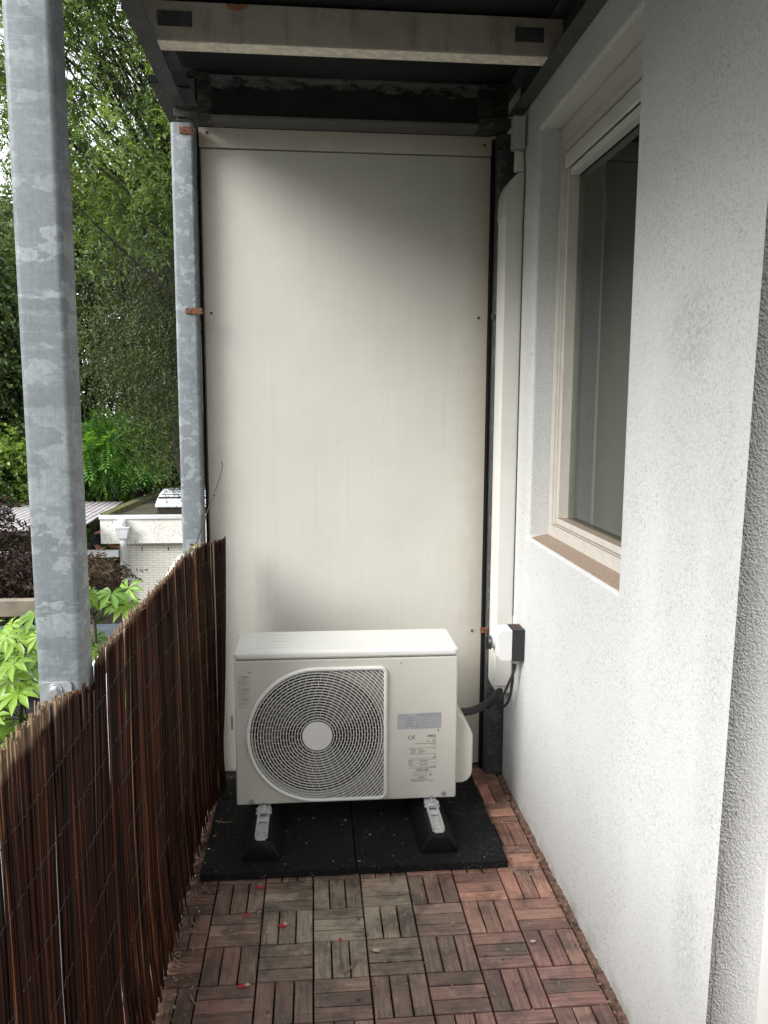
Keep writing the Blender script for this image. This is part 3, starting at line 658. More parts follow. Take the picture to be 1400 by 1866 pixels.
# ================================================================== HEAT PUMP
AX0, AX1, AY, AY1, AZ0, AZ1 = -.2746, .5028, 2.697, 2.945, .110, .634
hp = thing('heat_pump', 'cream outdoor heat pump unit with a round spiral fan grille, standing on black rubber feet', 'heat pump', (.114, 2.82, .11))
FCX, FCZ, FR = .0085, .361, .225
def front_panel():
    m = MB(); n = 160; V = []; 
    for ring in range(2):
        for i in range(n):
            a = 2*math.pi*i/n; dx, dz = math.cos(a), math.sin(a)
            if ring == 0: V.append((FCX+FR*dx, AY, FCZ+FR*dz))
            else:
                ts = []
                if dx > 1e-9: ts.append((AX1-FCX)/dx)
                if dx < -1e-9: ts.append((AX0-FCX)/dx)
                if dz > 1e-9: ts.append((AZ1-FCZ)/dz)
                if dz < -1e-9: ts.append((AZ0-FCZ)/dz)
                t = min(ts); V.append([FCX+t*dx, AY, FCZ+t*dz])
    # snap nearest samples to the corners
    for cx, cz in ((AX0, AZ0), (AX1, AZ0), (AX0, AZ1), (AX1, AZ1)):
        i = min(range(n, 2*n), key=lambda q: (V[q][0]-cx)**2 + (V[q][2]-cz)**2); V[i] = [cx, AY, cz]
    F = [(i, (i+1) % n, n+(i+1) % n, n+i) for i in range(n)]
    b = len(V)
    # sides, back and floor of the casing
    V += [[v[0], AY1, v[2]] for v in V[n:2*n]]; F += [(n+i, n+(i+1) % n, b+(i+1) % n, b+i) for i in range(n)] + [tuple(b+i for i in range(n))]
    # fan tunnel
    b2 = len(V); V += [(FCX+FR*math.cos(2*math.pi*i/n), AY+.03, FCZ+FR*math.sin(2*math.pi*i/n)) for i in range(n)]; F += [(i, b2+i, b2+(i+1) % n, (i+1) % n) for i in range(n)]
    m.add(V, F); return m.build('casing', M_['casing'], hp, bev=.006, seg=3)
front_panel()
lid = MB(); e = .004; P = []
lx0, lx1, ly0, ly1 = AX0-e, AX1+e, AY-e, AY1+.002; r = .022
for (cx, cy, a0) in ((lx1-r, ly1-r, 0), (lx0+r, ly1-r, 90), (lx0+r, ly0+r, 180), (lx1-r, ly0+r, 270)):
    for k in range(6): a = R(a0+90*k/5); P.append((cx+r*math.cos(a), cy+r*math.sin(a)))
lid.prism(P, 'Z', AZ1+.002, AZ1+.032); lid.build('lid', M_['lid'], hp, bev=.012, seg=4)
gr_ = MB(); 
for i in range(5): gr_.box(AX0+.07, AX1-.10, AY+.04+i*.038, AY+.041+i*.038, AZ1+.0318, AZ1+.0328)
gr_.build('lid_ridge', M_['lid'], hp)
q = MB(); q.disc((.114, AY-e, AZ1+.010), 'Y', .004, .004, -.002, 0, 14); q.build('screw', M_['zinc'], hp)
q = MB(); q.disc((.30, AY-.0003, AZ1-.018), 'Y', .003, .003, -.002, 0, 14); q.build('screw', M_['zinc'], hp)
for (x, z) in ((AX0+.052, AZ0+.014), (AX1-.045, AZ0+.018)):
    q = MB(); q.disc((x, AY-.0003, z), 'Y', .0062, .005, -.003, 0, 18); q.disc((x, AY-.0003, z), 'Y', .009, .009, -.001, 0, 18); q.build('screw', M_['zinc'], hp)
for (x, z) in ((-.2215, .5935), (.436, .3645)):
    q = MB(); q.disc((x, AY-.0003, z), 'Y', .0028, .0028, -.001, 0, 14); q.build('pin_hole', M_['ink'], hp)
# grille outline: left half circle, right half rounded square
GRW = .2455
def outline(rad, n=48, rc=.024):
    P = [(FCX + rad*math.cos(a), FCZ + rad*math.sin(a)) for a in [math.pi/2 + math.pi*i/n for i in range(n+1)]]
    x1 = FCX + rad; z0 = FCZ - rad; z1 = FCZ + rad
    for (cx, cz, a0) in ((x1-rc, z0+rc, 270), (x1-rc, z1-rc, 0)):
        for k in range(9): a = R(a0+90*k/8); P.append((cx+rc*math.cos(a), cz+rc*math.sin(a)))
    return P
def rim():
    m = MB(); ro = outline(GRW, rc=.026); ri = outline(GRW-.0125, rc=.016); rm_ = outline(GRW-.004, rc=.024); n = len(ro); V = []
    for P, y in ((ro, AY-.0005), (ro, AY-.006), (rm_, AY-.0115), (ri, AY-.0100), (ri, AY-.0005)): V += [(x, y, z) for x, z in P]
    F = [(k*n+i, k*n+(i+1) % n, (k+1)*n+(i+1) % n, (k+1)*n+i) for k in range(4) for i in range(n)]
    m.add(V, F); return m.build('grille_rim', M_['grille'], hp, smooth=True)
rim()
rin = GRW - .0115
def inside(x, z):
    dx, dz = x-FCX, z-FCZ
    if dx <= 0: return dx*dx+dz*dz <= (rin+.0005)**2
    if abs(dz) > rin or dx > rin: return False
    c = rin-.016
    if dx > c and abs(dz) > c: return (dx-c)**2 + (abs(dz)-c)**2 <= .016**2
    return True
def grille():
    m = MB(); radii = []; r = .0585; step = .00985
    while r < .335: radii.append(r); r += step
    def yof(r): return AY - .0075 - .004*max(0, 1-(r/.2)**2)
    for gi, r in enumerate(radii):
        n = max(64, int(2*math.pi*r/.006)); hw = .00122
        def P(i, rr, dy): a = 2*math.pi*i/n; return (FCX+rr*math.cos(a), yof(r)+dy, FCZ+rr*math.sin(a))
        for i in range(n):
            a = 2*math.pi*(i+.5)/n
            if not inside(FCX+r*math.cos(a), FCZ+r*math.sin(a)): continue
            V = [P(i, r-hw, 0), P(i+1, r-hw, 0), P(i+1, r+hw, 0), P(i, r+hw, 0), P(i, r-hw, .0035), P(i+1, r-hw, .0035), P(i+1, r+hw, .0035), P(i, r+hw, .0035)]
            m.add(V, [(0, 1, 2, 3), (0, 4, 5, 1), (3, 2, 6, 7)])
        # short bridges to the next ring
        k = int(round(2*math.pi*(r+step/2)/.0235)); off = .5*(gi % 2)
        for j in range(k):
            a = 2*math.pi*(j+off)/k; ca, sa = math.cos(a), math.sin(a); r0, r1 = r, r+step
            mx_, mz = FCX+(r1)*ca, FCZ+(r1)*sa
            if not inside(FCX+(r0+r1)/2*ca, FCZ+(r0+r1)/2*sa): continue
            w = .0007; V = []
            for (rr, s_) in ((r0, -1), (r0, 1), (r1, 1), (r1, -1)): V.append((FCX+rr*ca-s_*w*sa, yof(r)+.0008, FCZ+rr*sa+s_*w*ca))
            m.add(V, [(0, 1, 2, 3)])
    m.build('fan_grille', M_['grille'], hp)
grille()
hb = MB(); hb.disc((FCX, AY-.0125, FCZ), 'Y', .0525, .0525, 0, .006, 56); hb.build('hub_cap', M_['grille'], hp, bev=.002)
# solid corners behind the grille + cavity + blades
bk = MB(); n = 120; V = []; 
for i in range(n):
    a = 2*math.pi*i/n; V.append((FCX+FR*math.cos(a), AY-.0012, FCZ+FR*math.sin(a)))
for i in range(n):
    a = 2*math.pi*i/n; dx, dz = math.cos(a), math.sin(a)
    rr = rin if dx <= 0 else min(rin/max(abs(dx), 1e-6), rin/max(abs(dz), 1e-6))
    if dx > 0 and abs(dx) > .5 and abs(dz) > .5: rr = min(rr, rin*1.385)
    V.append((FCX+rr*dx, AY-.0012, FCZ+rr*dz))
bk.add(V, [(i, (i+1) % n, n+(i+1) % n, n+i) for i in range(n)]); bk.build('backing', M_['shroud'], hp)
cv = MB(); cv.disc((FCX, AY+.09, FCZ), 'Y', FR, FR, 0, .006, 72); cv.add([(FCX+FR*math.cos(2*math.pi*i/72), y, FCZ+FR*math.sin(2*math.pi*i/72)) for y in (AY+.0305, AY+.0895) for i in range(72)], [(i, (i+1) % 72, 72+(i+1) % 72, 72+i) for i in range(72)]); cv.build('fan_cavity', M_['coil'], hp)
fan = MB(); fan.disc((FCX, AY+.03, FCZ), 'Y', .045, .045, 0, .04, 32)
fo = fan.build('fan_hub', M_['fan_blade'], hp)
for b in range(3):
    a0 = b*2.094+.5; V = []; 
    for i in range(9):
        for j in range(5):
            r = .046 + .165*i/8; a = a0 + (j/4-.5)*(.75+.5*i/8) + .5*i/8
            V.append((FCX+r*math.cos(a), AY+.035+.04*(j/4), FCZ+r*math.sin(a)))
    m = MB(); m.add(V, [(i*5+j, i*5+j+1, (i+1)*5+j+1, (i+1)*5+j) for i in range(8) for j in range(4)]); m.build('fan_blade', M_['fan_blade'], hp, smooth=True)
# valve cover on the right
vc = MB(); P = [(.5035, .408), (.520, .408), (.532, .396), (.562, .345), (.569, .325), (.570, .300), (.5695, .190), (.566, .170), (.552, .152), (.535, .145), (.5035, .143)]
vc.prism(P, 'Y', 2.735, 2.90); vc.build('valve_cover', M_['cover'], hp, bev=.008, seg=4)
# labels
pl = MB(); pl.add([(.2895, AY-.0007, .3715), (.4455, AY-.0007, .3725), (.4455, AY-.0007, .4325), (.2895, AY-.0007, .4285)], [(0, 1, 2, 3)]); plo = pl.build('rating_plate', M_['plate'], hp)
def textline(mb, x0, x1, z, h, y, slope=.006):
    x = x0
    while x < x1:
        w = random.uniform(.003, .010); xe = min(x+w, x1); dz = (x-x0)*slope
        mb.add([(x, y, z+dz), (xe, y, z+dz), (xe, y, z+h+dz), (x, y, z+h+dz)], [(0, 1, 2, 3)]); x = xe + .0011
def rect(mb, x0, x1, z0, z1, w, y):
    for a in ((x0, x1, z0, z0+w), (x0, x1, z1-w, z1), (x0, x0+w, z0, z1), (x1-w, x1, z0, z1)):
        mb.add([(a[0], y, a[2]), (a[1], y, a[2]), (a[1], y, a[3]), (a[0], y, a[3])], [(0, 1, 2, 3)])
Y1 = AY-.0012
tx = MB(); textline(tx, .360, .440, .424, .0022, Y1); textline(tx, .292, .325, .421, .0016, Y1)
for i in range(7): textline(tx, .318, random.uniform(.345, .353), .4145-i*.0058, .0017, Y1)
for i in range(7): textline(tx, .360, .441, .4175-i*.0062, .0010, Y1)
textline(tx, .293, .312, .4135, .0015, Y1); textline(tx, .293, .310, .410, .0013, Y1); rect(tx, .358, .443, .3755, .4215, .0008, Y1+.0001)
tx.build('print', M_['ink_soft'], plo)
YP = AY-.0009
ink = MB(); soft = MB()
textline(ink, .399, .4285, .3455, .003, YP); textline(ink, .397, .4285, .3405, .002, YP)
textline(soft, .415, .4285, .332, .0024, YP); textline(soft, .395, .403, .3285, .0016, YP); textline(soft, .415, .4285, .3265, .0024, YP); textline(soft, .395, .408, .323, .0016, YP); textline(soft, .417, .4285, .321, .0024, YP)
textline(soft, .352, .4285, .3155, .0022, YP); textline(soft, .420, .4285, .311, .002, YP)
for z in (.300, .2775, .2605, .2255): 
    soft.add([(.331, YP, z), (.430, YP, z+.001), (.430, YP, z+.002), (.331, YP, z+.001)], [(0, 1, 2, 3)])
for i, z in enumerate((.2955, .2905, .286, .2815)): textline(soft, .335+.004*(i % 2), .356, z, .0015, YP); textline(soft, .366, .380+.006*(i % 3), z, .0015, YP)
textline(soft, .419, .425, .2955, .0018, YP)
# crossed-out bin
for (a, b) in (((.420, .275), (.427, .267)), ((.427, .275), (.420, .267))):
    d = .0006; soft.add([(a[0]-d, YP, a[1]), (a[0]+d, YP, a[1]), (b[0]+d, YP, b[1]), (b[0]-d, YP, b[1])], [(0, 1, 2, 3)])
ink.add([(.4195, YP, .2625), (.4275, YP, .2625), (.4275, YP, .265), (.4195, YP, .265)], [(0, 1, 2, 3)])
rect(soft, .331, .430, .2315, .2565, .0007, YP); soft.add([(.331, YP, .2440), (.430, YP, .2440), (.430, YP, .2447), (.331, YP, .2447)], [(0, 1, 2, 3)]); soft.add([(.3700, YP, .2315), (.3707, YP, .2315), (.3707, YP, .2565), (.3700, YP, .2565)], [(0, 1, 2, 3)])
for z in (.2525, .2495, .240, .237): textline(soft, .333, .347, z, .0013, YP); textline(soft, .373, .400, z, .0013, YP)
textline(soft, .405, .430, .2275, .0017, YP)
rect(soft, .357, .403, .216, .2225, .0009, YP); textline(soft, .362, .384, .2185, .0018, YP); textline(ink, .390, .399, .218, .0024, YP); textline(soft, .350, .410, .2115, .0015, YP)
for i in range(3): rect(soft, .348+.017*i, .359+.017*i+(.004 if i == 2 else 0), .197, .205, .001, YP)
soft.add([(.405, YP, .197), (.415, YP, .197), (.410, YP, .2065)], [(0, 1, 2)]); rect(soft, .365, .389, .1875, .1935, .001, YP); textline(soft, .368, .386, .1895, .0018, YP)
for i, z in enumerate((.1825, .179, .1755)): textline(soft, .339, .405-.02*(i == 2), z, .0013, YP)
textline(ink, .408, .424, .1755, .0018, YP)
# three warning boxes, top left
zt = .583
for h in (.045, .034, .035):
    rect(soft, -.2605, -.2225, zt-h, zt-.002, .0009, YP); soft.add([(-.2515, YP, zt-h), (-.2506, YP, zt-h), (-.2506, YP, zt-.002), (-.2515, YP, zt-.002)], [(0, 1, 2, 3)])
    soft.add([(-.2506, YP, zt-.0095), (-.2225, YP, zt-.0095), (-.2225, YP, zt-.0088), (-.2506, YP, zt-.0088)], [(0, 1, 2, 3)])
    textline(ink, -.2465, -.2275, zt-.0070, .0022, YP)
    for z in np.arange(zt-.015, zt-h+.005, -.0042): textline(soft, -.248, -.2275+random.uniform(-.004, 0), z, .0012, YP)
    soft.add([(-.259, YP, zt-h/2-.005), (-.2525, YP, zt-h/2-.005), (-.2558, YP, zt-h/2+.001)], [(0, 1, 2)])
    zt -= h+.001
ink.build('print', M_['ink'], hp); soft.build('print', M_['ink_soft'], hp)
def arcglyph(mb, cx, cz, r, w, bar, y):
    n = 14; V = []
    for i in range(n+1):
        a = R(50+260*i/n); V += [(cx+(r-w)*math.cos(a), y, cz+(r-w)*math.sin(a)), (cx+r*math.cos(a), y, cz+r*math.sin(a))]
    mb.add(V, [(2*i, 2*i+1, 2*i+3, 2*i+2) for i in range(n)])
    if bar: mb.add([(cx-r+w, y, cz-w/2), (cx+r*.45, y, cz-w/2), (cx+r*.45, y, cz+w/2), (cx-r+w, y, cz+w/2)], [(0, 1, 2, 3)])
ce = MB(); arcglyph(ce, .3355, .3405, .0070, .0019, False, YP); arcglyph(ce, .3495, .3410, .0070, .0019, True, YP); ce.build('mark', M_['ink'], hp)

# ================================================================== DUCT, SWITCH, HOSE, CABLES
du = thing('cable_duct', 'cream plastic pipe duct running up the corner beside the partition', 'duct', (.74, 3.0, .40))
P = [(.7000, 2.994), (.7055, 2.986), (.714, 2.985), (.767, 2.985), (.767, 3.088), (.7000, 3.088)]
m = MB(); m.prism(P, 'Z', .415, 2.20)
o = m.build('duct_cover', M_['duct'], du, bev=.0015, seg=2)
m = MB(); m.add([(.7000, 2.989, .412), (.767, 2.989, .412), (.767, 3.085, .412), (.7000, 3.085, .412), (.712, 2.989, .385), (.767, 2.989, .385), (.767, 3.085, .385), (.712, 3.085, .385)], [(0,3,2,1),(4,5,6,7),(0,1,5,4),(1,2,6,5),(2,3,7,6),(3,0,4,7)]); m.build('end_piece', M_['duct'], du, bev=.003)
# elbow at the top
m = MB(); EP = [(.6965, 2.185), (.7680, 2.175), (.7680, 2.345), (.752, 2.340), (.735, 2.330), (.718, 2.312), (.705, 2.288), (.6985, 2.262)]
m.prism(EP, 'Y', 2.981, 3.092); m.build('elbow', M_['duct'], du, bev=.004, seg=3)
tr = thing('conduit_trunk', 'short grey open-ended plastic trunking piece above the duct elbow', 'conduit', (.74, 3.0, 2.42))
m = MB(); x0, x1, y0, y1, z0, z1, th = .7165, .7605, 2.955, 2.990, 2.412, 2.523, .002
m.box(x0, x1, y0, y0+th, z0, z1); m.box(x0, x0+th, y0+th, y1, z0, z1); m.box(x1-th, x1, y0+th, y1, z0, z1); m.box(x0+th, x1-th, y1-th, y1, z0, z1); m.build('trunk', M_['grey_pvc'], tr, bev=.0012)
m = MB(); m.box(.735, .768, 2.991, 3.012, 2.345, 2.43); m.build('sealant', M_['sealant'], tr, bev=.003)
tc = MB(); tc.tube([(.7665, 2.985, 2.41), (.7672, 2.97, 2.36), (.7672, 2.965, 2.28), (.7672, 2.975, 2.20), (.7672, 2.9795, .7)], .0018, 6)
tag(tc.build('thin_cable', M_['cable']), 'thin dark cable running down the wall beside the duct', 'cable')
sw = thing('isolator_switch', 'white and black isolator switch box with black rotary knob on the wall by the duct', 'switch', (.72, 2.84, .63))
m = MB(); m.box(.722, .7675, 2.800, 2.885, .576, .694); bk_ = m.build('back_box', M_['black_plastic'], sw, bev=.002)
for yy in (2.825, 2.855):
    m = MB(); m.box(.728, .760, yy, yy+.012, .694, .6965); m.build('knockout', simple('brown_knockout', (.10, .06, .05), .6), bk_)
m = MB(); P = [(.7215, .692), (.682, .692), (.669, .680), (.669, .594), (.682, .578), (.7215, .578)]; m.prism(P, 'Y', 2.801, 2.884); m.build('front_cover', M_['switch_white'], sw, bev=.0015)
m = MB(); m.box(.664, .6688, 2.812, 2.873, .607, .667); m.build('escutcheon', M_['switch_white'], sw, bev=.001)
m = MB(); m.disc((.664, 2.842, .637), 'X', .020, .022, -.014, 0, 28); m.build('collar', M_['grey_pvc'], sw, bev=.001)
m = MB(); m.disc((.650, 2.842, .637), 'X', .021, .027, -.012, 0, 28); kn = m.build('knob', M_['black_plastic'], sw, bev=.002)
m = MB(); m.box(.630, .640, 2.836, 2.848, .612, .662); m.build('handle', M_['black_plastic'], kn, bev=.002)
m = MB(); m.disc((.742, 2.835, .576), 'Z', .010, .012, -.018, 0, 20); m.build('gland', M_['grey_pvc'], sw, bev=.001)
def spline(P, n=10):
    P = [Vector(p) for p in P]; out = []
    for i in range(len(P)-1):
        p0, p1, p2, p3 = P[max(i-1, 0)], P[i], P[i+1], P[min(i+2, len(P)-1)]
        for k in range(n):
            t = k/n; out.append(.5*((2*p1)+(-p0+p2)*t+(2*p0-5*p1+4*p2-p3)*t*t+(-p0+3*p1-3*p2+p3)*t**3))
    out.append(P[-1]); return out
m = MB(); m.tube(spline([(.508, 2.885, .350), (.545, 2.895, .349), (.60, 2.915, .346), (.655, 2.94, .357), (.70, 2.97, .375), (.727, 3.0, .397), (.735, 3.015, .42)]), .0150, 16)
tag(m.build('refrigerant_hose', M_['black_rubber_hose'], smooth=True), 'thick black insulated hose from the heat pump up into the duct', 'hose')
m = MB(); m.tube(spline([(.744, 2.835, .560), (.741, 2.835, .53), (.727, 2.85, .48), (.712, 2.88, .42), (.695, 2.92, .372), (.672, 2.935, .345)]), .0050, 10)
tag(m.build('power_cable', M_['cable'], smooth=True), 'black cable from the switch running down across to the hose', 'cable', 'black cables under the isolator switch')
m = MB(); m.tube(spline([(.738, 2.845, .560), (.7405, 2.85, .53), (.741, 2.86, .47), (.737, 2.88, .405), (.728, 2.91, .365), (.716, 2.93, .352), (.706, 2.95, .362), (.700, 2.965, .385)]), .0050, 10)
tag(m.build('power_cable', M_['cable'], smooth=True), 'black cable from the switch hanging in a loop closest to the wall', 'cable', 'black cables under the isolator switch')

# ================================================================== RAILING + REED SCREEN
rl = thing('balcony_railing', 'white tubular balcony railing hidden behind the reed screen', 'railing', (-.475, 1.2, 0))
m = MB(); m.tube([(-.462, -1.1, .942), (-.462, 1.462, .942)], .019, 16); m.build('handrail', M_['white_paint'], rl, smooth=True)
m = MB(); m.tube(spline([(-.462, 1.553, .942), (-.462, 2.2, .942), (-.462, 2.55, .944), (-.460, 2.72, .958), (-.458, 2.80, .966), (-.458, 2.87, .955), (-.458, 2.89, .90)], 6), .019, 16); m.build('handrail', M_['white_paint'], rl, smooth=True)
for a, b in ((-1.1, 1.46), (1.55, 3.085)):
    m = MB(); m.tube([(-.470, a, .09), (-.470, b, .09)], .012, 10); m.build('bottom_rail', M_['white_paint'], rl, smooth=True)
yy = -1.0
while yy < 3.05:
    if abs(yy-1.507) > .06:
        m = MB(); m.tube([(-.470, yy, .10), (-.470, yy, .93)], .007, 8); m.build('baluster', M_['white_paint'], rl, smooth=True)
    yy += .1085
TOP = [(-1.2, 1.035), (0.9, 1.05), (1.06, 1.047), (1.22, 1.044), (1.33, 1.024), (1.44, .994), (1.505, .970), (1.515, .985), (1.53, 1.017), (1.57, 1.025), (1.70, 1.024), (1.88, 1.026), (2.12, 1.018), (2.37, 1.013), (2.52, 1.020), (2.70, 1.012), (2.76, .985), (2.80, .988), (2.84, 1.004), (3.4, 1.006)]
def topz(y):
    for (a, za), (b, zb) in zip(TOP, TOP[1:]):
        if a <= y <= b: return za + (zb-za)*(y-a)/(b-a)
    return 1.0
# plan path: straight, then curving in towards the partition
PATH = [(-.4175, -1.1), (-.4175, 2.74), (-.412, 2.84), (-.396, 2.90), (-.372, 2.95), (-.350, 2.985), (-.337, 3.02), (-.333, 3.05)]
def path(sv):
    acc = 0
    for (a, b) in zip(PATH, PATH[1:]):
        L = math.hypot(b[0]-a[0], b[1]-a[1])
        if sv <= acc + L: t = (sv-acc)/L; return a[0]+(b[0]-a[0])*t, a[1]+(b[1]-a[1])*t
        acc += L
    return PATH[-1]
PL = sum(math.hypot(b[0]-a[0], b[1]-a[1]) for a, b in zip(PATH, PATH[1:]))
GAPS = [(1.386, .66, .26, .0075), (1.800, .60, .20, .0035), (1.395, .45, .2, .003), (2.96, .7, .2, .004), (2.80, .25, .2, .003), (1.2, .3, .15, .003), (2.05, .25, .12, .003)]
def reeds():
    V = []; F = []; C = []; sv = 0.0; n = 5; zs = [0, .12, .3, .5, .7, .86, 1]
    while sv < PL:
        sv += random.uniform(.0015, .0038)
        x0, y0 = path(min(sv, PL)); layer = random.choice((0, 0, 1)); zt = topz(y0) + random.gauss(0, .0045); zb = random.uniform(.001, .016); foot = random.gauss(.004, .008)
        if y0 > 2.9: zt += .0
        if random.random() < .012: zt -= random.uniform(.01, .05)
        rad = random.uniform(.0011, .0028); off = (.0050 if layer else 0) + random.uniform(-.0030, .0022)
        ph = random.uniform(0, 6); amp = random.uniform(.0006, .0036); lean = random.gauss(0, .010)
        u = random.random()
        if u < .60: c = (.036, .0125, .0078)
        elif u < .80: c = (.014, .007, .005)
        elif u < .95: c = (.115, .040, .019)
        else: c = (.20, .110, .056)
        k = random.uniform(.6, 1.3); c = tuple(a*k for a in c) + (1,)
        b = len(V)
        for i, t in enumerate(zs):
            z = zb + (zt-zb)*t; y = y0 + amp*math.sin(ph+5*t) + lean*(t-.5)
            # bundle sags: bottom bows inward, top leans out
            x = x0 - off + .006*math.sin(math.pi*t)*math.sin(y0*3.0) + .0035*math.sin(y0*23+t*2.2)*math.sin(math.pi*min(1, t*1.1)) + .010*(1-t)**2 + foot*max(0, 1-t*5) - (.045*(1-t)**1.3 if y0 > 2.95 else 0) * min(1, (y0-2.95)/.06)
            for (gy, gz, gh, gw) in GAPS:
                e = max(0, 1-((z-gz)/gh)**2); d = y-gy
                if abs(d) < .035: y += gw*e*(1 if d > 0 else -1)*(1-abs(d)/.035)
            rr = rad*(1 if t < .99 else .9)
            for j in range(n):
                a = 2*math.pi*j/n + ph; V.append((x+rr*math.cos(a), y+rr*math.sin(a), z)); C.append(c)
        for i in range(len(zs)-1):
            for j in range(n): F.append((b+i*n+j, b+i*n+(j+1) % n, b+(i+1)*n+(j+1) % n, b+(i+1)*n+j))
        F.append(tuple(b+(len(zs)-1)*n+j for j in range(n)))
    # bent broken ends along the top
    for k in range(70):
        sv = random.uniform(.3, PL-.1); x0, y0 = path(sv); z = topz(y0); b = len(V); L = random.uniform(.012, .035); d = Vector((random.uniform(-.6, .6), random.uniform(-.8, .8), random.uniform(.1, 1))).normalized()
        p = Vector((x0-.003, y0, z-.01)); rr = .0018
        for q, w in ((p, rr), (p+d*L, rr*.6)):
            for j in range(4): a = math.pi/2*j; V.append((q.x+w*math.cos(a), q.y+w*math.sin(a), q.z)); C.append((.22, .14, .08, 1))
        for j in range(4): F.append((b+j, b+(j+1) % 4, b+4+(j+1) % 4, b+4+j))
    me = bpy.data.meshes.new('reeds'); me.from_pydata(V, [], F); a = me.color_attributes.new('tint', 'FLOAT_COLOR', 'POINT'); a.data.foreach_set('color', np.array(C, np.float32).ravel())
    me.polygons.foreach_set('use_smooth', [True]*len(F)); return me
screen = thing('reed_screen', 'dark brown reed screen with a ragged top fixed along the balcony railing', 'reed screen', (-.432, 1.5, 0))
link('reeds', reeds(), M_['reed'], screen)
for z in (.93, .81, .685, .56, .435, .31, .185, .07):
    m = MB(); pts = []; sv = 0
    while sv < PL:
        x, y = path(sv); t = z
        x += .010*(1-t)**2 + .006*math.sin(math.pi*t)*math.sin(y*3) - ((.045*(1-t)**1.3)*min(1, (y-2.95)/.06) if y > 2.95 else 0)
        pts.append((x + .0036 + .0009*math.sin(sv*260+z*9), y, z + .0022*math.sin(sv*190+z*30) + .006*math.sin(sv*5+z*20))); sv += .006
    m.tube(pts, .00042, 4); m.build('binding_wire', M_['wire'], screen)

# dried weed growing at the far post
wd = thing('dry_weed', 'single dry weed stalk growing above the reed screen in front of the partition', 'weed', (-.44, 3.06, .97))
m = MB(); m.tube(spline([(-.447, 3.060, .965), (-.430, 3.07, 1.02), (-.405, 3.08, 1.09), (-.386, 3.09, 1.145), (-.368, 3.10, 1.19), (-.352, 3.105, 1.235), (-.344, 3.11, 1.275), (-.348, 3.11, 1.292)]), [.0022]*30+[.0017]*41, 6)
for p in ((-.386, 3.09, 1.145), (-.378, 3.095, 1.16)): m.tube([p, (p[0]+.010, p[1], p[2]+.004)], [.002, .0006], 5); m.tube([p, (p[0]-.006, p[1], p[2]+.008)], [.0015, .0005], 5)
m.build('stalk', M_['stem'], wd)
m = MB()
for k in range(12):
    a = random.uniform(0, 6.28); d = Vector((math.cos(a)*.022, -.006-.006*random.random(), math.sin(a)*.012)); p = Vector((-.450+random.uniform(-.008, .012), 3.062, .965+random.uniform(-.01, .01))); s_ = Vector((-d.z, 0, d.x))*.35
    m.add([p, p+d*.5+s_, p+d, p+d*.5-s_], [(0, 1, 2, 3)])
m.build('leaves', M_['weed_leaf'], wd)

# ================================================================== LITTER ON THE FLOOR
def petal(x, y, rot, L, mat, label):
    V = []; n = 7
    for i in range(n):
        t = i/(n-1); w = L*.28*math.sin(math.pi*min(1, t*1.05+.02))+.0004
        for s_ in (-1, 0, 1): px, py = (t-.5)*L, s_*w; V.append((x+px*math.cos(rot)-py*math.sin(rot), y+px*math.sin(rot)+py*math.cos(rot), .0018+.0035*abs(s_)+.004*(t-.5)**2))
    m = MB(); m.add(V, [(i*3+j, (i+1)*3+j, (i+1)*3+j+1, i*3+j+1) for i in range(n-1) for j in range(2)]); o = m.build('petal', mat, smooth=True); so_ = o.modifiers.new('s', 'SOLIDIFY'); so_.thickness = .0006
    tag(o, label, 'petal', 'fallen petals on the wooden floor')
petal(-.173, 2.370, -.3, .022, M_['petal'], 'red petal just in front of the front left mat')
petal(-.206, 2.235, .6, .020, M_['petal'], 'small dark red petal on grey slats left of the larger petal')
petal(-.098, 2.176, -.4, .026, M_['petal'], 'largest red and pink petal on the grey wooden slats')
petal(-.195, 1.939, .2, .022, M_['petal'], 'red petal on the red-brown slats nearest the viewer')
petal(.067, 2.102, 1.2, .014, M_['petal'], 'tiny red petal in the middle of the floor')
petal(.164, 2.048, -.4, .024, M_['petal_pale'], 'pale dry petal lying to the right of the floor middle')
petal(-.181, 1.942, .15, .018, M_['petal_pale'], 'pale petal touching the nearest red petal')
petal(-.090, 2.186, 1.9, .020, M_['petal_pale'], 'pinkish petal overlapping the largest red petal')
petal(-.140, 2.150, .1, .010, M_['petal_pale'], 'tiny pale flake left of the largest red petal')
petal(.61, 2.05, .2, .020, M_['petal_pale'], 'whitish flake on the slats beside the house wall')
def stick(x, y, rot, L, rad, label, bend=.1, zt=0.0):
    m = MB(); k = 5; pts = []
    for i in range(k): t = i/(k-1)-.5; pts.append((x+t*L*math.cos(rot)-bend*L*(t*t)*math.sin(rot), y+t*L*math.sin(rot)+bend*L*(t*t)*math.cos(rot), zt+rad+.001+.004*abs(t)))
    m.tube(pts, [rad, rad*1.05, rad, rad*.9, rad*.6], 6); o = m.build('twig', M_['twig'], smooth=True); tag(o, label, 'twig', 'broken reed pieces on the floor')
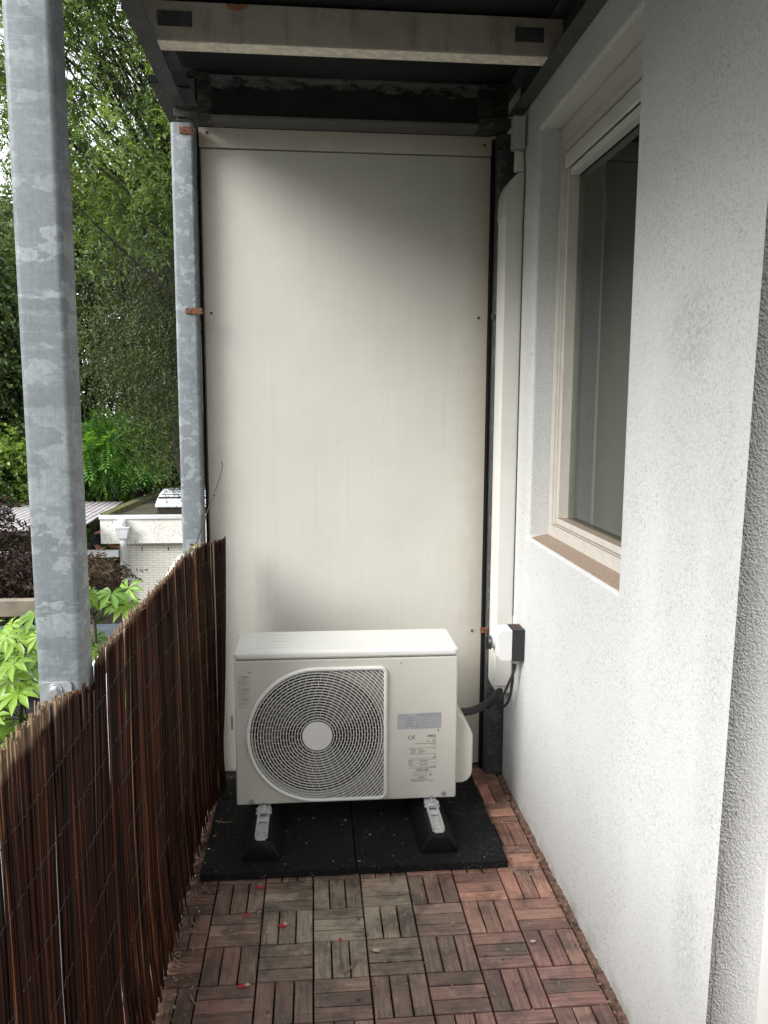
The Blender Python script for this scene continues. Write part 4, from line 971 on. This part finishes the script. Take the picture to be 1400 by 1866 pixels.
for a in ((.093, 1.988, .9, .065, .0028, 'thick broken reed piece alone in the middle of the floor'), (-.352, 2.20, -1.0, .045, .0026, 'broken reed piece with a split end beside the first grey slats'), (-.335, 2.165, -.15, .060, .0019, 'thin reed piece just below the split one'),
          (-.440+.05, 2.135, 1.35, .055, .0026, 'orange reed piece standing out at the foot of the screen'), (-.405, 2.07, .55, .065, .0022, 'reed piece lying slanted to the upper right near the screen'), (-.370, 2.045, -.7, .060, .0018, 'reed piece crossing below the slanted one'),
          (-.345, 2.375, -.9, .055, .002, 'reed piece at the left corner of the front left mat'), (-.365, 2.325, -.15, .075, .0019, 'long reed piece lying across the tiles left of the red petal'), (-.315, 1.90, -1.1, .045, .0026, 'short reed piece on the red-brown tiles near the viewer'),
          (-.385, 2.52, 1.0, .05, .002, 'reed piece wedged between the screen and the mat edge'), (-.39, 2.64, 1.3, .04, .0018, 'small reed splinter beside the mat further back'), (-.375, 2.02, .2, .03, .0022, 'short stub of reed by the slanted piece'), (-.395, 2.40, .9, .045, .002, 'reed splinter leaning by the screen foot')):
    stick(*a)
stick(-.325, 2.735, -.12, .062, .0021, 'pale curved reed piece lying on the black rubber mat', .35, .026)

def crumbs():
    m = MB(); q = random.Random(5)
    for k in range(420):
        if q.random() < .45: x, y = -.405 + abs(q.gauss(0, .05)), q.uniform(1.5, 3.1)
        elif q.random() < .4: x, y = .745 - abs(q.gauss(0, .012)), q.uniform(1.4, 3.1)
        else: x, y = q.uniform(-.4, .74), q.uniform(1.5, 2.9)
        z = .0265 if (MX+.004 < x < MX+.996 and y > MY+.004) else .0012
        L = q.uniform(.0012, .0055); a = q.uniform(0, 3.14); w = L*q.uniform(.25, .6); h = L*.35; ca, sa_ = math.cos(a), math.sin(a)
        P = [(x+u*L*ca-v*w*sa_, y+u*L*sa_+v*w*ca, z+t*h) for t in (0, 1) for u, v in ((-1, -1), (1, -.7), (.8, 1), (-.9, .8))]
        g = q.choice(((.42, .38, .31), (.26, .18, .11), (.12, .08, .05), (.30, .22, .13))); m.add(P, [(0,3,2,1),(4,5,6,7),(0,1,5,4),(1,2,6,5),(2,3,7,6),(3,0,4,7)], (*g, 1))
    mt = NT('crumb_mix'); mt.set(mt.attr('tint'), .8); tag(m.build('litter', mt.mat, colors=True), 'fine crumbs of reed and bark scattered over floor and mats', 'litter', kind='stuff')
crumbs()
# ================================================================== OUTBUILDING
ob = thing('outbuilding', 'white painted brick outbuilding with flat mossy roof beyond the screen', 'outbuilding', (-1, 18, -2.9))
m = MB(); m.box(-3.60, 3.0, 15.16, 19.0, -2.9, -1.062); m.build('wall', M_['brick'], ob)
m = MB(); m.box(-3.895, 3.0, 15.0, 15.155, -1.06, -.60); m.build('fascia', M_['fascia'], ob, bev=.004)
m = MB(); m.prism([(-3.895, 15.156), (3.0, 15.156), (3.0, 19.1), (-3.66, 19.1)], 'Z', -1.06, -.585); m.build('roof', M_['roof_felt'], ob)
m = MB(); m.box(-3.91, 3.0, 14.97, 15.05, -.600, -.530); m.build('roof_trim', M_['white_paint'], ob, bev=.003)
m = MB(); m.prism([(-3.905, 15.05), (-3.74, 15.05), (-3.50, 18.92), (-3.67, 19.12)], 'Z', -.584, -.50); m.box(-3.50, 3.0, 18.93, 19.12, -.584, -.50); m.build('roof_rim', M_['moss_rim'], ob)
dp = thing('downpipe', 'white downpipe with square hopper head on the outbuilding wall', 'downpipe', (-3.48, 15.0, -2.9))
m = MB(); m.add([(-3.60, 14.83, -.755), (-3.36, 14.83, -.755), (-3.36, 14.99, -.755), (-3.60, 14.99, -.755), (-3.565, 14.86, -.95), (-3.40, 14.86, -.95), (-3.40, 14.99, -.95), (-3.565, 14.99, -.95)], [(0,3,2,1),(4,5,6,7),(0,1,5,4),(1,2,6,5),(2,3,7,6),(3,0,4,7)]); m.box(-3.61, -3.35, 14.82, 14.992, -.755, -.735); m.build('hopper', M_['white_paint'], dp, bev=.006)
m = MB(); m.tube([(-3.48, 14.93, -.735), (-3.48, 14.93, -.60)], .06, 12); m.build('outlet', M_['white_paint'], dp, smooth=True)
m = MB(); m.tube([(-3.482, 14.93, -.95), (-3.482, 14.96, -1.10), (-3.482, 15.07, -1.22), (-3.482, 15.09, -2.9)], .05, 14); m.build('pipe', M_['white_paint'], dp, smooth=True)
m = MB(); m.disc((-3.482, 15.09, -2.05), 'Z', .058, .058, 0, .06, 14); m.build('pipe_collar', M_['white_paint'], dp)
sk = thing('skylight', 'white ribbed rooflight dome on the flat mossy roof', 'skylight', (-2.2, 16.2, -.585))
m = MB(); m.box(-2.95, -1.40, 15.50, 17.0, -.584, -.455); m.build('kerb', M_['dark_wood'], sk)
m = MB(); m.prism([(15.46, -.454), (17.05, -.454), (17.0, -.36), (16.8, -.24), (16.4, -.19), (15.95, -.235), (15.62, -.325), (15.47, -.40)], 'X', -2.99, -1.36); m.build('dome', M_['dome'], sk, bev=.02)
for i in range(5):
    f = i/4; y = 15.68 + .75*f; z = -.303 + .115*f - .0*f*f; m = MB(); m.box(-2.96+.03*i, -1.38, y, y+.03, z, z+.03); m.build('rib', M_['dark_wood'], sk)
for i, (x, zz) in enumerate(((-3.20, -1.19), (-2.72, -1.19))):
    m = MB(); m.box(x, x+.018, 15.150, 15.1595, zz-.035, zz+.03); m.build('wall_slot', M_['ink'], ob)
# pergola
pg = thing('pergola', 'low pergola roofed with grey slatted sheets beside the outbuilding', 'pergola', (-6.2, 16, -2.9))
m = MB()
for i in range(44):
    x = -9.2 + i*.118; m.add([(x, 14.0, -.64), (x+.085, 14.0, -.64), (x+.085, 17.5, -.575), (x, 17.5, -.575), (x, 14.0, -.655), (x+.085, 14.0, -.655), (x+.085, 17.5, -.59), (x, 17.5, -.59)], [(0,3,2,1),(4,5,6,7),(0,1,5,4),(1,2,6,5),(2,3,7,6),(3,0,4,7)])
m.build('roof_slats', M_['corr'], pg)
for y, z in ((14.0, -.735), (15.2, -.71), (16.4, -.69), (17.3, -.67)):
    m = MB(); m.box(-9.3, -4.0, y, y+.09, z, z+.07); m.build('purlin', M_['dark_wood'], pg)
for x, y in ((-9.1, 14.1), (-6.6, 14.1), (-4.6, 17.3), (-9.1, 17.3)):
    m = MB(); m.box(x-.05, x+.05, y-.05, y+.05, -2.9, -.74); m.build('pillar', M_['dark_wood'], pg)
m = MB(); m.box(-8.5, -3.601, 15.02, 15.12, -1.315, -1.19); m.box(-6.0, -5.9, 15.03, 15.11, -2.9, -1.316); tag(m.build('white_beam', M_['white_paint']), 'white horizontal beam joined to the corner of the outbuilding', 'beam')

# person working behind the outbuilding corner
def person():
    me = bpy.data.meshes.new('person')
    ox, oy, gz = -4.31, 16.3, -2.5
    J = {'pel': (-.10, 0, .93, .125), 'waist': (-.10, 0, 1.08, .125), 'chest': (-.02, 0, 1.29, .150), 'neck0': (.085, 0, 1.43, .085), 'neck': (.14, 0, 1.475, .055), 'head': (.23, -.01, 1.56, .098), 'crown': (.28, -.01, 1.65, .07),
         'hipL': (-.10, .09, .88, .09), 'kneeL': (-.02, .10, .48, .062), 'ankL': (-.10, .10, .08, .042), 'toeL': (.06, .11, .035, .038), 'hipR': (-.10, -.09, .88, .09), 'kneeR': (.02, -.10, .48, .062), 'ankR': (-.06, -.10, .08, .042), 'toeR': (.10, -.11, .035, .038),
         'shR': (.00, -.17, 1.37, .072), 'elR': (.10, -.22, 1.12, .050), 'wrR': (.33, -.16, 1.08, .034), 'shL': (.04, .17, 1.37, .072), 'elL': (.20, .22, 1.14, .050), 'wrL': (.42, .13, 1.12, .034)}
    names = list(J); V = [J[k][:3] for k in names]; E = [('pel', 'waist'), ('waist', 'chest'), ('chest', 'neck0'), ('neck0', 'neck'), ('neck', 'head'), ('head', 'crown'), ('pel', 'hipL'), ('hipL', 'kneeL'), ('kneeL', 'ankL'), ('ankL', 'toeL'), ('pel', 'hipR'), ('hipR', 'kneeR'), ('kneeR', 'ankR'), ('ankR', 'toeR'), ('chest', 'shR'), ('shR', 'elR'), ('elR', 'wrR'), ('chest', 'shL'), ('shL', 'elL'), ('elL', 'wrL')]
    rad = [J[k][3] for k in names]
    for side, sy in (('R', -1), ('L', 1)):
        w = Vector(J['wr'+side][:3]); wi = names.index('wr'+side)
        V.append(w+Vector((.06, 0, -.005))); rad.append(.030); pi = len(V)-1; E.append((wi, pi))
        for q in range(4):
            a = w+Vector((.10, (q-1.5)*.019, -.008)); b = a+Vector((.035-.006*abs(q-1.2), 0, -.016)); V += [a, b]; rad += [.0095, .0075]; E += [(pi, len(V)-2), (len(V)-2, len(V)-1)]
        a = w+Vector((.055, -sy*.036, .004)); b = a+Vector((.032, -sy*.008, -.008)); V += [a, b]; rad += [.011, .008]; E += [(pi, len(V)-2), (len(V)-2, len(V)-1)]
    E = [((names.index(a) if isinstance(a, str) else a), (names.index(b) if isinstance(b, str) else b)) for a, b in E]
    me.from_pydata([tuple(v) for v in V], E, []); o = bpy.data.objects.new('person', me); col.objects.link(o); o.location = (ox, oy, gz)
    sk_ = o.modifiers.new('skin', 'SKIN')
    for i, r_ in enumerate(rad): me.skin_vertices[0].data[i].radius = (r_, r_)
    me.skin_vertices[0].data[0].use_root = True
    ss = o.modifiers.new('sub', 'SUBSURF'); ss.levels = 2; ss.render_levels = 2
    dg = bpy.context.evaluated_depsgraph_get(); me2 = bpy.data.meshes.new_from_object(o.evaluated_get(dg)); o.modifiers.clear(); o.data = me2
    me2.materials.clear()
    for k in ('skin', 'tshirt', 'jeans', 'hair'): me2.materials.append(M_[k])
    mi = []
    for p in me2.polygons:
        x, y, z = p.center
        k = 0
        if z < .95: k = 2
        elif z < 1.44 and x < .12 and not (z < 1.24 and abs(y) > .165): k = 1
        elif z > 1.60 or (z > 1.53 and x < .20): k = 3
        mi.append(k)
    me2.polygons.foreach_set('material_index', mi); me2.polygons.foreach_set('use_smooth', [True]*len(mi))
    tag(o, 'person in a dark short-sleeved shirt leaning forward behind the outbuilding corner', 'person')
person()

# timber things low left
m = MB(); m.box(-6.5, -2.70, 8.0, 8.12, -.58, -.42); m.box(-5.8, -5.68, 8.0, 8.12, -2.9, -.581); tag(m.build('timber_beam', M_['beige_wood'], bev=.006), 'beige timber beam on posts in the garden behind the palmate shrub', 'beam')
fe = thing('garden_fence', 'low weathered board fence at the lower left beyond the reed screen', 'fence', (-3, 4.9, -2.9))
m = MB(); 
for i in range(14): m.box(-6.0, -.9, 4.9, 4.925, -.525-.16*(i+1), -.53-.16*i)
m.build('boards', M_['brown_wood'], fe, bev=.003)
m = MB(); m.box(-6.0, -.9, 4.87, 4.95, -.525, -.485); m.build('cap', M_['dark_wood'], fe, bev=.003)
for x in (-5.9, -4.2, -2.5, -1.0):
    m = MB(); m.box(x-.04, x+.04, 4.93, 5.01, -2.9, -.526); m.build('fence_post', M_['brown_wood'], fe)
sh = thing('garden_shed', 'slate blue garden shed half hidden behind the palmate shrub', 'shed', (-2.8, 7, -2.9))
m = MB(); m.box(-4.6, -1.75, 6.0, 7.6, -2.9, -.64); m.build('wall', M_['slate'], sh, bev=.01)
m = MB(); m.box(-4.7, -1.65, 5.9, 7.7, -.639, -.585); m.build('roof', M_['slate'], sh, bev=.01)

# ================================================================== VEGETATION
def frames(d):
    """orthonormal frames (N,3,3) with first column d"""
    d = d/np.linalg.norm(d, axis=1, keepdims=True); r_ = rng.normal(size=d.shape); a = np.cross(d, r_); a /= np.linalg.norm(a, axis=1, keepdims=True); b = np.cross(d, a)
    return np.stack([d, a, b], axis=2)
def stamp(name, mat, tv, tf, pos, fr, scale, tint, parent):
    """template verts (k,3), faces (m,4) stamped at pos with frames fr"""
    N = len(pos); k = len(tv)
    if tv.ndim == 3: tvn = tv[np.random.default_rng(N).integers(0, len(tv), N)]; k = tv.shape[1]; V0 = np.einsum('nij,nkj->nki', fr, tvn)
    else: V0 = np.einsum('nij,kj->nki', fr, tv)
    V = V0*scale[:, None, None] + pos[:, None, :]
    Fc = (tf[None] + (np.arange(N)*k)[:, None, None]).reshape(-1, tf.shape[1])
    me = bpy.data.meshes.new(name); nv = N*k; nf = len(Fc); q = Fc.shape[1]
    me.vertices.add(nv); me.vertices.foreach_set('co', V.astype(np.float32).ravel()); me.loops.add(nf*q); me.loops.foreach_set('vertex_index', Fc.astype(np.int32).ravel())
    me.polygons.add(nf); me.polygons.foreach_set('loop_start', np.arange(0, nf*q, q, dtype=np.int32)); me.update(calc_edges=True)
    a = me.color_attributes.new('tint', 'FLOAT_COLOR', 'POINT')
    if tint.ndim == 1: tc_ = np.repeat(tint, k)
    else: tc_ = tint.ravel()
    a.data.foreach_set('color', np.stack([tc_, tc_, tc_, np.ones(nv)], 1).astype(np.float32).ravel())
    me.materials.append(mat); return link(name, me, None, parent)
def leaflet(L, W, p, d, up=(0, 0, 1), fold=.25, droop=.15):
    p = np.array(p, float); d = np.array(d, float); d /= np.linalg.norm(d); u = np.array(up, float); s_ = np.cross(d, u); s_ /= np.linalg.norm(s_); u = np.cross(s_, d)
    return [p, p+d*L*.45+s_*W+u*W*fold, p+d*L-u*L*droop, p+d*L*.45-s_*W+u*W*fold]
def tmpl_compound(pairs=5, L=.30, l=.085, w=.017, droop=.25):
    V = []
    for i in range(pairs):
        t = (i+.8)/(pairs+.3); p = (L*t, 0, -droop*L*t*t)
        for s_ in (-1, 1): V += leaflet(l*(1-.25*abs(t-.5)), w, p, (.55, s_, -.15))
    V += leaflet(l, w, (L, 0, -droop*L), (1, 0, -.4)); return np.array(V), np.arange(len(V)).reshape(-1, 4)
def tmpl_twig(n=9, L=.22, l=.07, w=.013, spread=.8, hang=.3):
    V = []; r_ = np.random.default_rng(3)
    for i in range(n):
        t = (i+.5)/n; d = r_.normal(size=3)*spread; d[0] = .7; d[2] -= hang; V += leaflet(l*r_.uniform(.7, 1.1), w, (L*t, 0, -hang*L*t*t), d, up=r_.normal(size=3))
    return np.array(V), np.arange(len(V)).reshape(-1, 4)
def tmpl_palm(l=.15, n=8):
    V = []; F = []; b = 0
    for i in range(n):
        a = R(-135+270*i/(n-1)); L = l*(1-.28*abs(a)/R(135)); W = L*.17; ca, sa_ = math.cos(a), math.sin(a)
        def P(t, s_, z): return (t*L*ca - s_*W*sa_, t*L*sa_ + s_*W*ca, z)
        V += [P(0.02, 0, 0), P(.35, -.62, .012), P(.62, -1, .006), P(.86, -.45, -.012), P(1, 0, -.030), P(.86, .45, -.012), P(.62, 1, .006), P(.35, .62, .012), P(.35, 0, 0), P(.62, 0, -.006), P(.86, 0, -.018)]
        F += [(b, b+1, b+8, b+8), (b, b+8, b+7, b+7), (b+1, b+2, b+9, b+8), (b+8, b+9, b+6, b+7), (b+2, b+3, b+10, b+9), (b+9, b+10, b+5, b+6), (b+3, b+4, b+10, b+10), (b+10, b+4, b+5, b+5)]; b += 11
    return np.array(V), F
def clumps(cen, rad, n, nc, spread, hole=.0, seed=1, shell=.35):
    """points in clumps through an ellipsoid; returns points, outward directions, clump shade"""
    r_ = np.random.default_rng(seed); c = r_.normal(size=(nc, 3)); c /= np.linalg.norm(c, axis=1, keepdims=True); rr = r_.uniform(shell, 1, nc)**.6; cc = c*rr[:, None]
    idx = r_.integers(0, nc, n); p = cc[idx] + r_.normal(size=(n, 3))*spread; sz = r_.uniform(.7, 1.3, nc)
    P = p*np.array(rad)+np.array(cen); shade = r_.uniform(0, 1, nc)[idx]; return P, p, shade, cc*np.array(rad)+np.array(cen)
def limb(mb, a, b, r0, r1, sag=.1, n=7):
    a, b = Vector(a), Vector(b); L = (b-a).length; o = Vector((random.uniform(-1, 1), random.uniform(-1, 1), random.uniform(-.2, 1)))*sag*L; pts = []
    for i in range(n): t = i/(n-1); pts.append(a.lerp(b, t)+o*math.sin(math.pi*t)+Vector((random.uniform(-1, 1), random.uniform(-1, 1), random.uniform(-1, 1)))*L*.018)
    pts[0] = a; mb.tube(pts, [r0+(r1-r0)*i/(n-1) for i in range(n)], 6); return pts
def tree(name, label, cat, base, top, cen, rad, n, nc, tmpl, mat, scale, spread=.13, tr=.16, drop=-.3, seed=1, group=None, up=.2, shell=.35, bright=None, fork=None, nl=None):
    t = thing(name, label, cat, base, group); rng2 = np.random.default_rng(seed+50)
    P, q, sh, cc = clumps(cen, rad, n, nc, spread, seed=seed, shell=shell)
    d = q*.8 + rng2.normal(size=q.shape)*.7; d[:, 2] += drop
    fr = frames(d)
    # keep the leaf's upper side roughly up
    flip = fr[:, 2, 2] < 0; fr[flip, :, 1] *= -1; fr[flip, :, 2] *= -1
    zz = np.array([0, 0, 1.0]); b = zz - fr[:, :, 0]*(fr[:, 2:3, 0]); b = b*(1-up*0) + rng2.normal(size=b.shape)*.35; b -= fr[:, :, 0]*np.sum(b*fr[:, :, 0], 1, keepdims=True); b /= np.linalg.norm(b, axis=1, keepdims=True)
    fr[:, :, 2] = b; fr[:, :, 1] = np.cross(b, fr[:, :, 0])
    sc = rng2.uniform(.6, 1.3, n)*scale; k = tmpl[0].shape[-2]; nlf = k//4
    base_t = np.clip(.05 + .62*sh**1.3 + .12*rng2.normal(size=n), 0, 1); tint = np.clip(base_t[:, None] + .14*rng2.normal(size=(n, nlf)), 0, 1); tint = np.repeat(tint, 4, axis=1)
    stamp('crown', mat, tmpl[0], tmpl[1], P, fr, sc, tint, t)
    mb = MB(); B = Vector(base); T = Vector(top); tp = limb(mb, B, T, tr, tr*.45, .03, 10)
    order = sorted(range(len(cc)), key=lambda i: -abs(cc[i][2]))
    for i in order[:(nl or min(nc, 70))]:
        c = Vector(cc[i]); f = max(.25, min(.98, (c.z-B.z)/max(.1, (T.z-B.z))*.8)); s_ = tp[min(len(tp)-1, int(f*(len(tp)-1)))]
        lp_ = limb(mb, s_, c, tr*.22, tr*.04, .12)
        for _ in range(2): e = c+Vector((random.gauss(0, 1)*rad[0], random.gauss(0, 1)*rad[1], random.gauss(0, 1)*rad[2]))*spread*1.3; limb(mb, lp_[4], e, tr*.08, tr*.02, .1, 5)
    mb.build('trunk', M_['bark'], t, smooth=True); return t
def jitter(tm, n, amp):
    v, f = tm; out = []
    for i in range(n):
        r_ = np.random.default_rng(200+i); L = v.reshape(-1, 4, 3).copy(); o = L[:, :1].copy(); R_ = r_.normal(size=(len(L), 3))*amp
        for j in range(len(L)):
            L[j] = (L[j]-o[j]) @ np.array(Matrix.Rotation(R_[j, 0], 3, 'X') @ Matrix.Rotation(R_[j, 1], 3, 'Y') @ Matrix.Rotation(R_[j, 2], 3, 'Z')).T * r_.uniform(.6, 1.25) + o[j]
        L[:, :, 2] += r_.uniform(-.5, .5)*L[:, :, 0]**2*3; L[:, :, 1] += r_.uniform(-.4, .4)*L[:, :, 0]**2*3; out.append(L.reshape(-1, 3))
    return np.array(out), f
TA = jitter(tmpl_compound(5, .24, .075, .0145), 8, .5); TB = tmpl_twig(10, .24, .062, .0075, .6, .9); TC = tmpl_twig(8, .22, .085, .022); TF = tmpl_twig(8, .42, .15, .042); TD = tmpl_compound(9, .55, .15, .020, .5)
tree('tree', 'tall airy tree with fresh green compound leaves and dark branches, upper left', 'tree', (-.9, 11.2, -2.9), (-1.6, 11.2, 7.0), (-2.45, 11.0, 5.75), (1.6, 1.8, 2.15), 11000, 130, TA, M_['leafA'], .80, .115, .10, -.05, 11, 'trees beyond the balcony', nl=95)
tree('tree', 'dark fine-leaved drooping tree standing just left of the far galvanised post', 'tree', (-1.9, 14.0, -2.9), (-2.1, 14.0, 5.0), (-2.1, 14.0, 3.0), (1.5, 1.5, 2.55), 11000, 120, TB, M_['leafB'], 1.05, .15, .17, -.9, 12, 'trees beyond the balcony', nl=60)
tree('tree', 'dark broad-leaved tree at the left picture edge beside the nearest post', 'tree', (-8.4, 18.8, -2.9), (-8.2, 18.8, 5.0), (-8.1, 18.8, 2.6), (2.1, 1.8, 3.6), 8000, 90, TC, M_['leafC'], 1.4, .15, .16, -.3, 13, 'trees beyond the balcony', nl=50)
tree('tree', 'wide green tree furthest back, filling the gap above the ivy hedge', 'tree', (-5.6, 21.5, -2.9), (-5.4, 21.5, 5.5), (-5.4, 21.5, 3.3), (3.0, 1.8, 4.3), 7500, 120, TF, M_['leafF'], 1.0, .14, .22, -.3, 14, 'trees beyond the balcony')
tree('tree', 'green tree far back to the left with its top against the sky', 'tree', (-10.2, 22.5, -2.9), (-10.0, 22.5, 5.0), (-9.8, 22.5, 3.0), (3.0, 2.0, 4.2), 5500, 100, TF, M_['leafF'], 1.0, .14, .22, -.3, 15, 'trees beyond the balcony')
tree('tree', 'far green tree behind the dark drooping one, close to the partition', 'tree', (-1.6, 20.5, -2.9), (-1.7, 20.5, 5.5), (-1.8, 20.5, 3.4), (2.5, 1.8, 4.2), 5500, 100, TF, M_['leafF'], 1.0, .15, .22, -.3, 16, 'trees beyond the balcony')
tree('shrub', 'bright green feathery shrub above the ivy hedge', 'shrub', (-4.35, 17.9, -2.9), (-4.3, 17.9, .6), (-4.25, 17.9, .50), (1.0, .8, .48), 1300, 60, TD, M_['leafD'], .72, .16, .07, -.05, 17)
tree('shrub', 'mid green leafy shrub at the left edge above the pergola', 'shrub', (-7.0, 17.0, -2.9), (-6.9, 17.0, .3), (-7.0, 17.6, .15), (1.5, .8, .8), 1800, 50, TC, M_['leafE'], 1.4, .18, .06, -.2, 18)
tree('shrub', 'low bright bush right of the feathery shrub, under the dark tree', 'shrub', (-2.6, 18.6, -2.9), (-2.6, 18.6, .2), (-2.7, 19.6, .25), (1.1, .7, .6), 1500, 50, TC, M_['leafC'], 1.2, .18, .06, -.2, 19)
TM = tmpl_twig(9, .16, .075, .010, .9, .3)
tree('maple', 'dark purple-red japanese maple at the left picture edge, left of the nearest post', 'maple', (-4.6, 9.2, -2.9), (-4.4, 9.2, -.3), (-4.35, 9.2, -.45), (1.15, 1.0, .85), 4200, 60, TM, M_['leafM'], 1.0, .13, .06, -.3, 20, 'red maples', shell=.2)
tree('maple', 'low red-brown maple branches between the nearest post and the white outbuilding', 'maple', (-3.1, 9.4, -2.9), (-3.0, 9.4, -.5), (-2.90, 9.3, -.42), (.72, .6, .20), 900, 36, TM, M_['leafN'], .85, .12, .035, -.1, 21, 'red maples', shell=.2)
# ivy hedge: leaf-covered bank
def hedge():
    t = thing('ivy_hedge', 'ivy covered hedge running behind the pergola and outbuilding', 'hedge', (-5, 18.8, -2.9)); n = 15000
    x = rng.uniform(-9.5, -.5, n); u = rng.uniform(0, 1, n); topm = u < .45
    hz = -.17 + .07*np.sin(x*1.7) + .07*np.sin(x*4.1+1) + .045*(x+4)*0
    y = np.where(topm, rng.uniform(18.35, 19.6, n), 18.3 + rng.normal(0, .06, n) + .08*np.sin(x*3)); z = np.where(topm, hz + (y-18.35)*.12 + rng.normal(0, .05, n), rng.uniform(-1.9, 0, n) + hz)
    y = np.where(x > -3.95, y + .95, y)
    P = np.stack([x, y, z], 1); d = rng.normal(size=(n, 3))*.5; d[:, 2] -= .5; d[:, 1] -= .5; fr = frames(d)
    up = np.tile(np.array([0, -.75, .75]), (n, 1)) + rng.normal(size=(n, 3))*.4; b = up - fr[:, :, 0]*np.sum(up*fr[:, :, 0], 1, keepdims=True); b /= np.linalg.norm(b, axis=1, keepdims=True); fr[:, :, 2] = b; fr[:, :, 1] = np.cross(b, fr[:, :, 0])
    V = np.array([(0, 0, 0), (.035, .055, .008), (.12, 0, -.01), (.035, -.055, .008)]); stamp('foliage', M_['leafE'], V, np.array([[0, 1, 2, 3]]), P, fr, rng.uniform(.7, 1.25, n), np.clip(rng.beta(1.3, 2, n), 0, 1), t)
    m = MB(); m.box(-9.6, -4.0, 18.45, 19.5, -2.9, -.27); m.box(-3.999, -.4, 19.4, 20.4, -2.9, -.27); m.build('core', M_['bark'], t, bev=.05)
hedge()
tree('shrub', 'dark low shrub in shade between the red maple and the white outbuilding', 'shrub', (-4.3, 12.2, -2.9), (-4.3, 12.2, -2.0), (-4.4, 12.2, -2.0), (1.3, .6, .62), 1800, 40, TC, M_['leafC'], 1.0, .18, .04, -.2, 33)
for i, (x, y, h, lab) in enumerate(((-11.5, -7.5, 5.2, 'added light-blocking tree outside the picture to the left, furthest behind the viewer'), (-11.0, -1.5, 4.6, 'added light-blocking tree outside the picture to the left, level with the viewer'), (-11.5, 4.0, 5.0, 'added light-blocking tree outside the picture to the left, a little ahead of the viewer'), (-4.5, -12.5, 5.5, 'added light-blocking tree outside the picture behind the viewer, further left'), (2.0, -13.0, 5.5, 'added light-blocking tree outside the picture behind the viewer, further right'))):
    tree('tree', lab, 'tree', (x, y, -2.9), (x, y, h-1.2), (x, y, h-3.6), (2.9, 2.9, 3.8), 3200, 80, TF, M_['leafF'], 1.25, .16, .2, -.3, 60+i, 'added unseen trees that block low light', shell=.5, nl=12)  # unseen crowns added to cut low ambient light on the balcony
# palmate shrubs close by
def palmate(x, y, h, label, leaves, stems):
    t = thing('palmate_shrub', label, 'shrub', (x, y, -2.9), 'palmate shrubs below the railing'); V, F = tmpl_palm(); mb = MB(); allV = []; allF = []; C = []; b = 0
    m = MB()
    for (sx, sy, sz) in stems: m.tube(spline([(x, y, -2.9), (x+(sx-x)*.3, y+(sy-y)*.3, -1.6), (sx, sy, sz)], 6), [.022-.001*i for i in range(13)], 7)
    for (lx, ly, lz, size, yaw_, pit, ti) in leaves:
        st = min(stems, key=lambda s_: (s_[0]-lx)**2+(s_[1]-ly)**2+(s_[2]-lz)**2); m.tube(spline([st, ((st[0]+lx)/2, (st[1]+ly)/2, (st[2]+lz)/2+.03), (lx, ly, lz)], 5), .0032, 5)
        rot = (Matrix.Rotation(yaw_, 3, 'Z') @ Matrix.Rotation(pit, 3, 'Y')); 
        for v in V: allV.append(tuple(rot @ (Vector(v)*size/.15) + Vector((lx, ly, lz))))
        C.extend([((tv_ := min(1, max(0, ti + (.30 if (i % 11) in (0, 8, 9, 10) else -.08)))), tv_, tv_, 1) for i in range(len(V))])
        for f in F: allF.append(tuple(b+i for i in (f if f[2] != f[3] else f[:3])))
        b += len(V)
    me = bpy.data.meshes.new('foliage'); me.from_pydata(allV, [], allF); a = me.color_attributes.new('tint', 'FLOAT_COLOR', 'POINT'); a.data.foreach_set('color', np.array(C, np.float32).ravel()); me.polygons.foreach_set('use_smooth', [True]*len(allF))
    link('foliage', me, M_['leafP'], t); m.build('stem', M_['stem'], t, smooth=True)
def rl_(cx, cy, cz, sx, sy, sz, n, s0, s1, seed):
    q = random.Random(seed); return [(cx+q.uniform(-sx, sx), cy+q.uniform(-sy, sy), cz+q.uniform(-sz, sz), q.uniform(s0, s1), q.uniform(-2.6, -.5), q.uniform(.25, 1.0), q.random()) for _ in range(n)]
palmate(-1.70, 4.3, .5, 'palmate-leaved shrub at the left edge outside the nearest post', rl_(-1.60, 4.25, .03, .26, .30, .38, 68, .095, .15, 3), [(-1.55, 4.3, .20), (-1.75, 4.4, .05), (-1.5, 4.2, -.15), (-1.7, 4.2, -.35)])
palmate(-1.10, 4.05, .5, 'bright palmate-leaved shrub between the nearest post and the reed screen', rl_(-1.07, 4.0, .33, .14, .2, .25, 30, .09, .135, 8), [(-1.1, 4.05, .45), (-1.0, 4.0, .2), (-1.15, 4.1, .0), (-.98, 4.0, .05)])

print('objects', len(bpy.data.objects))
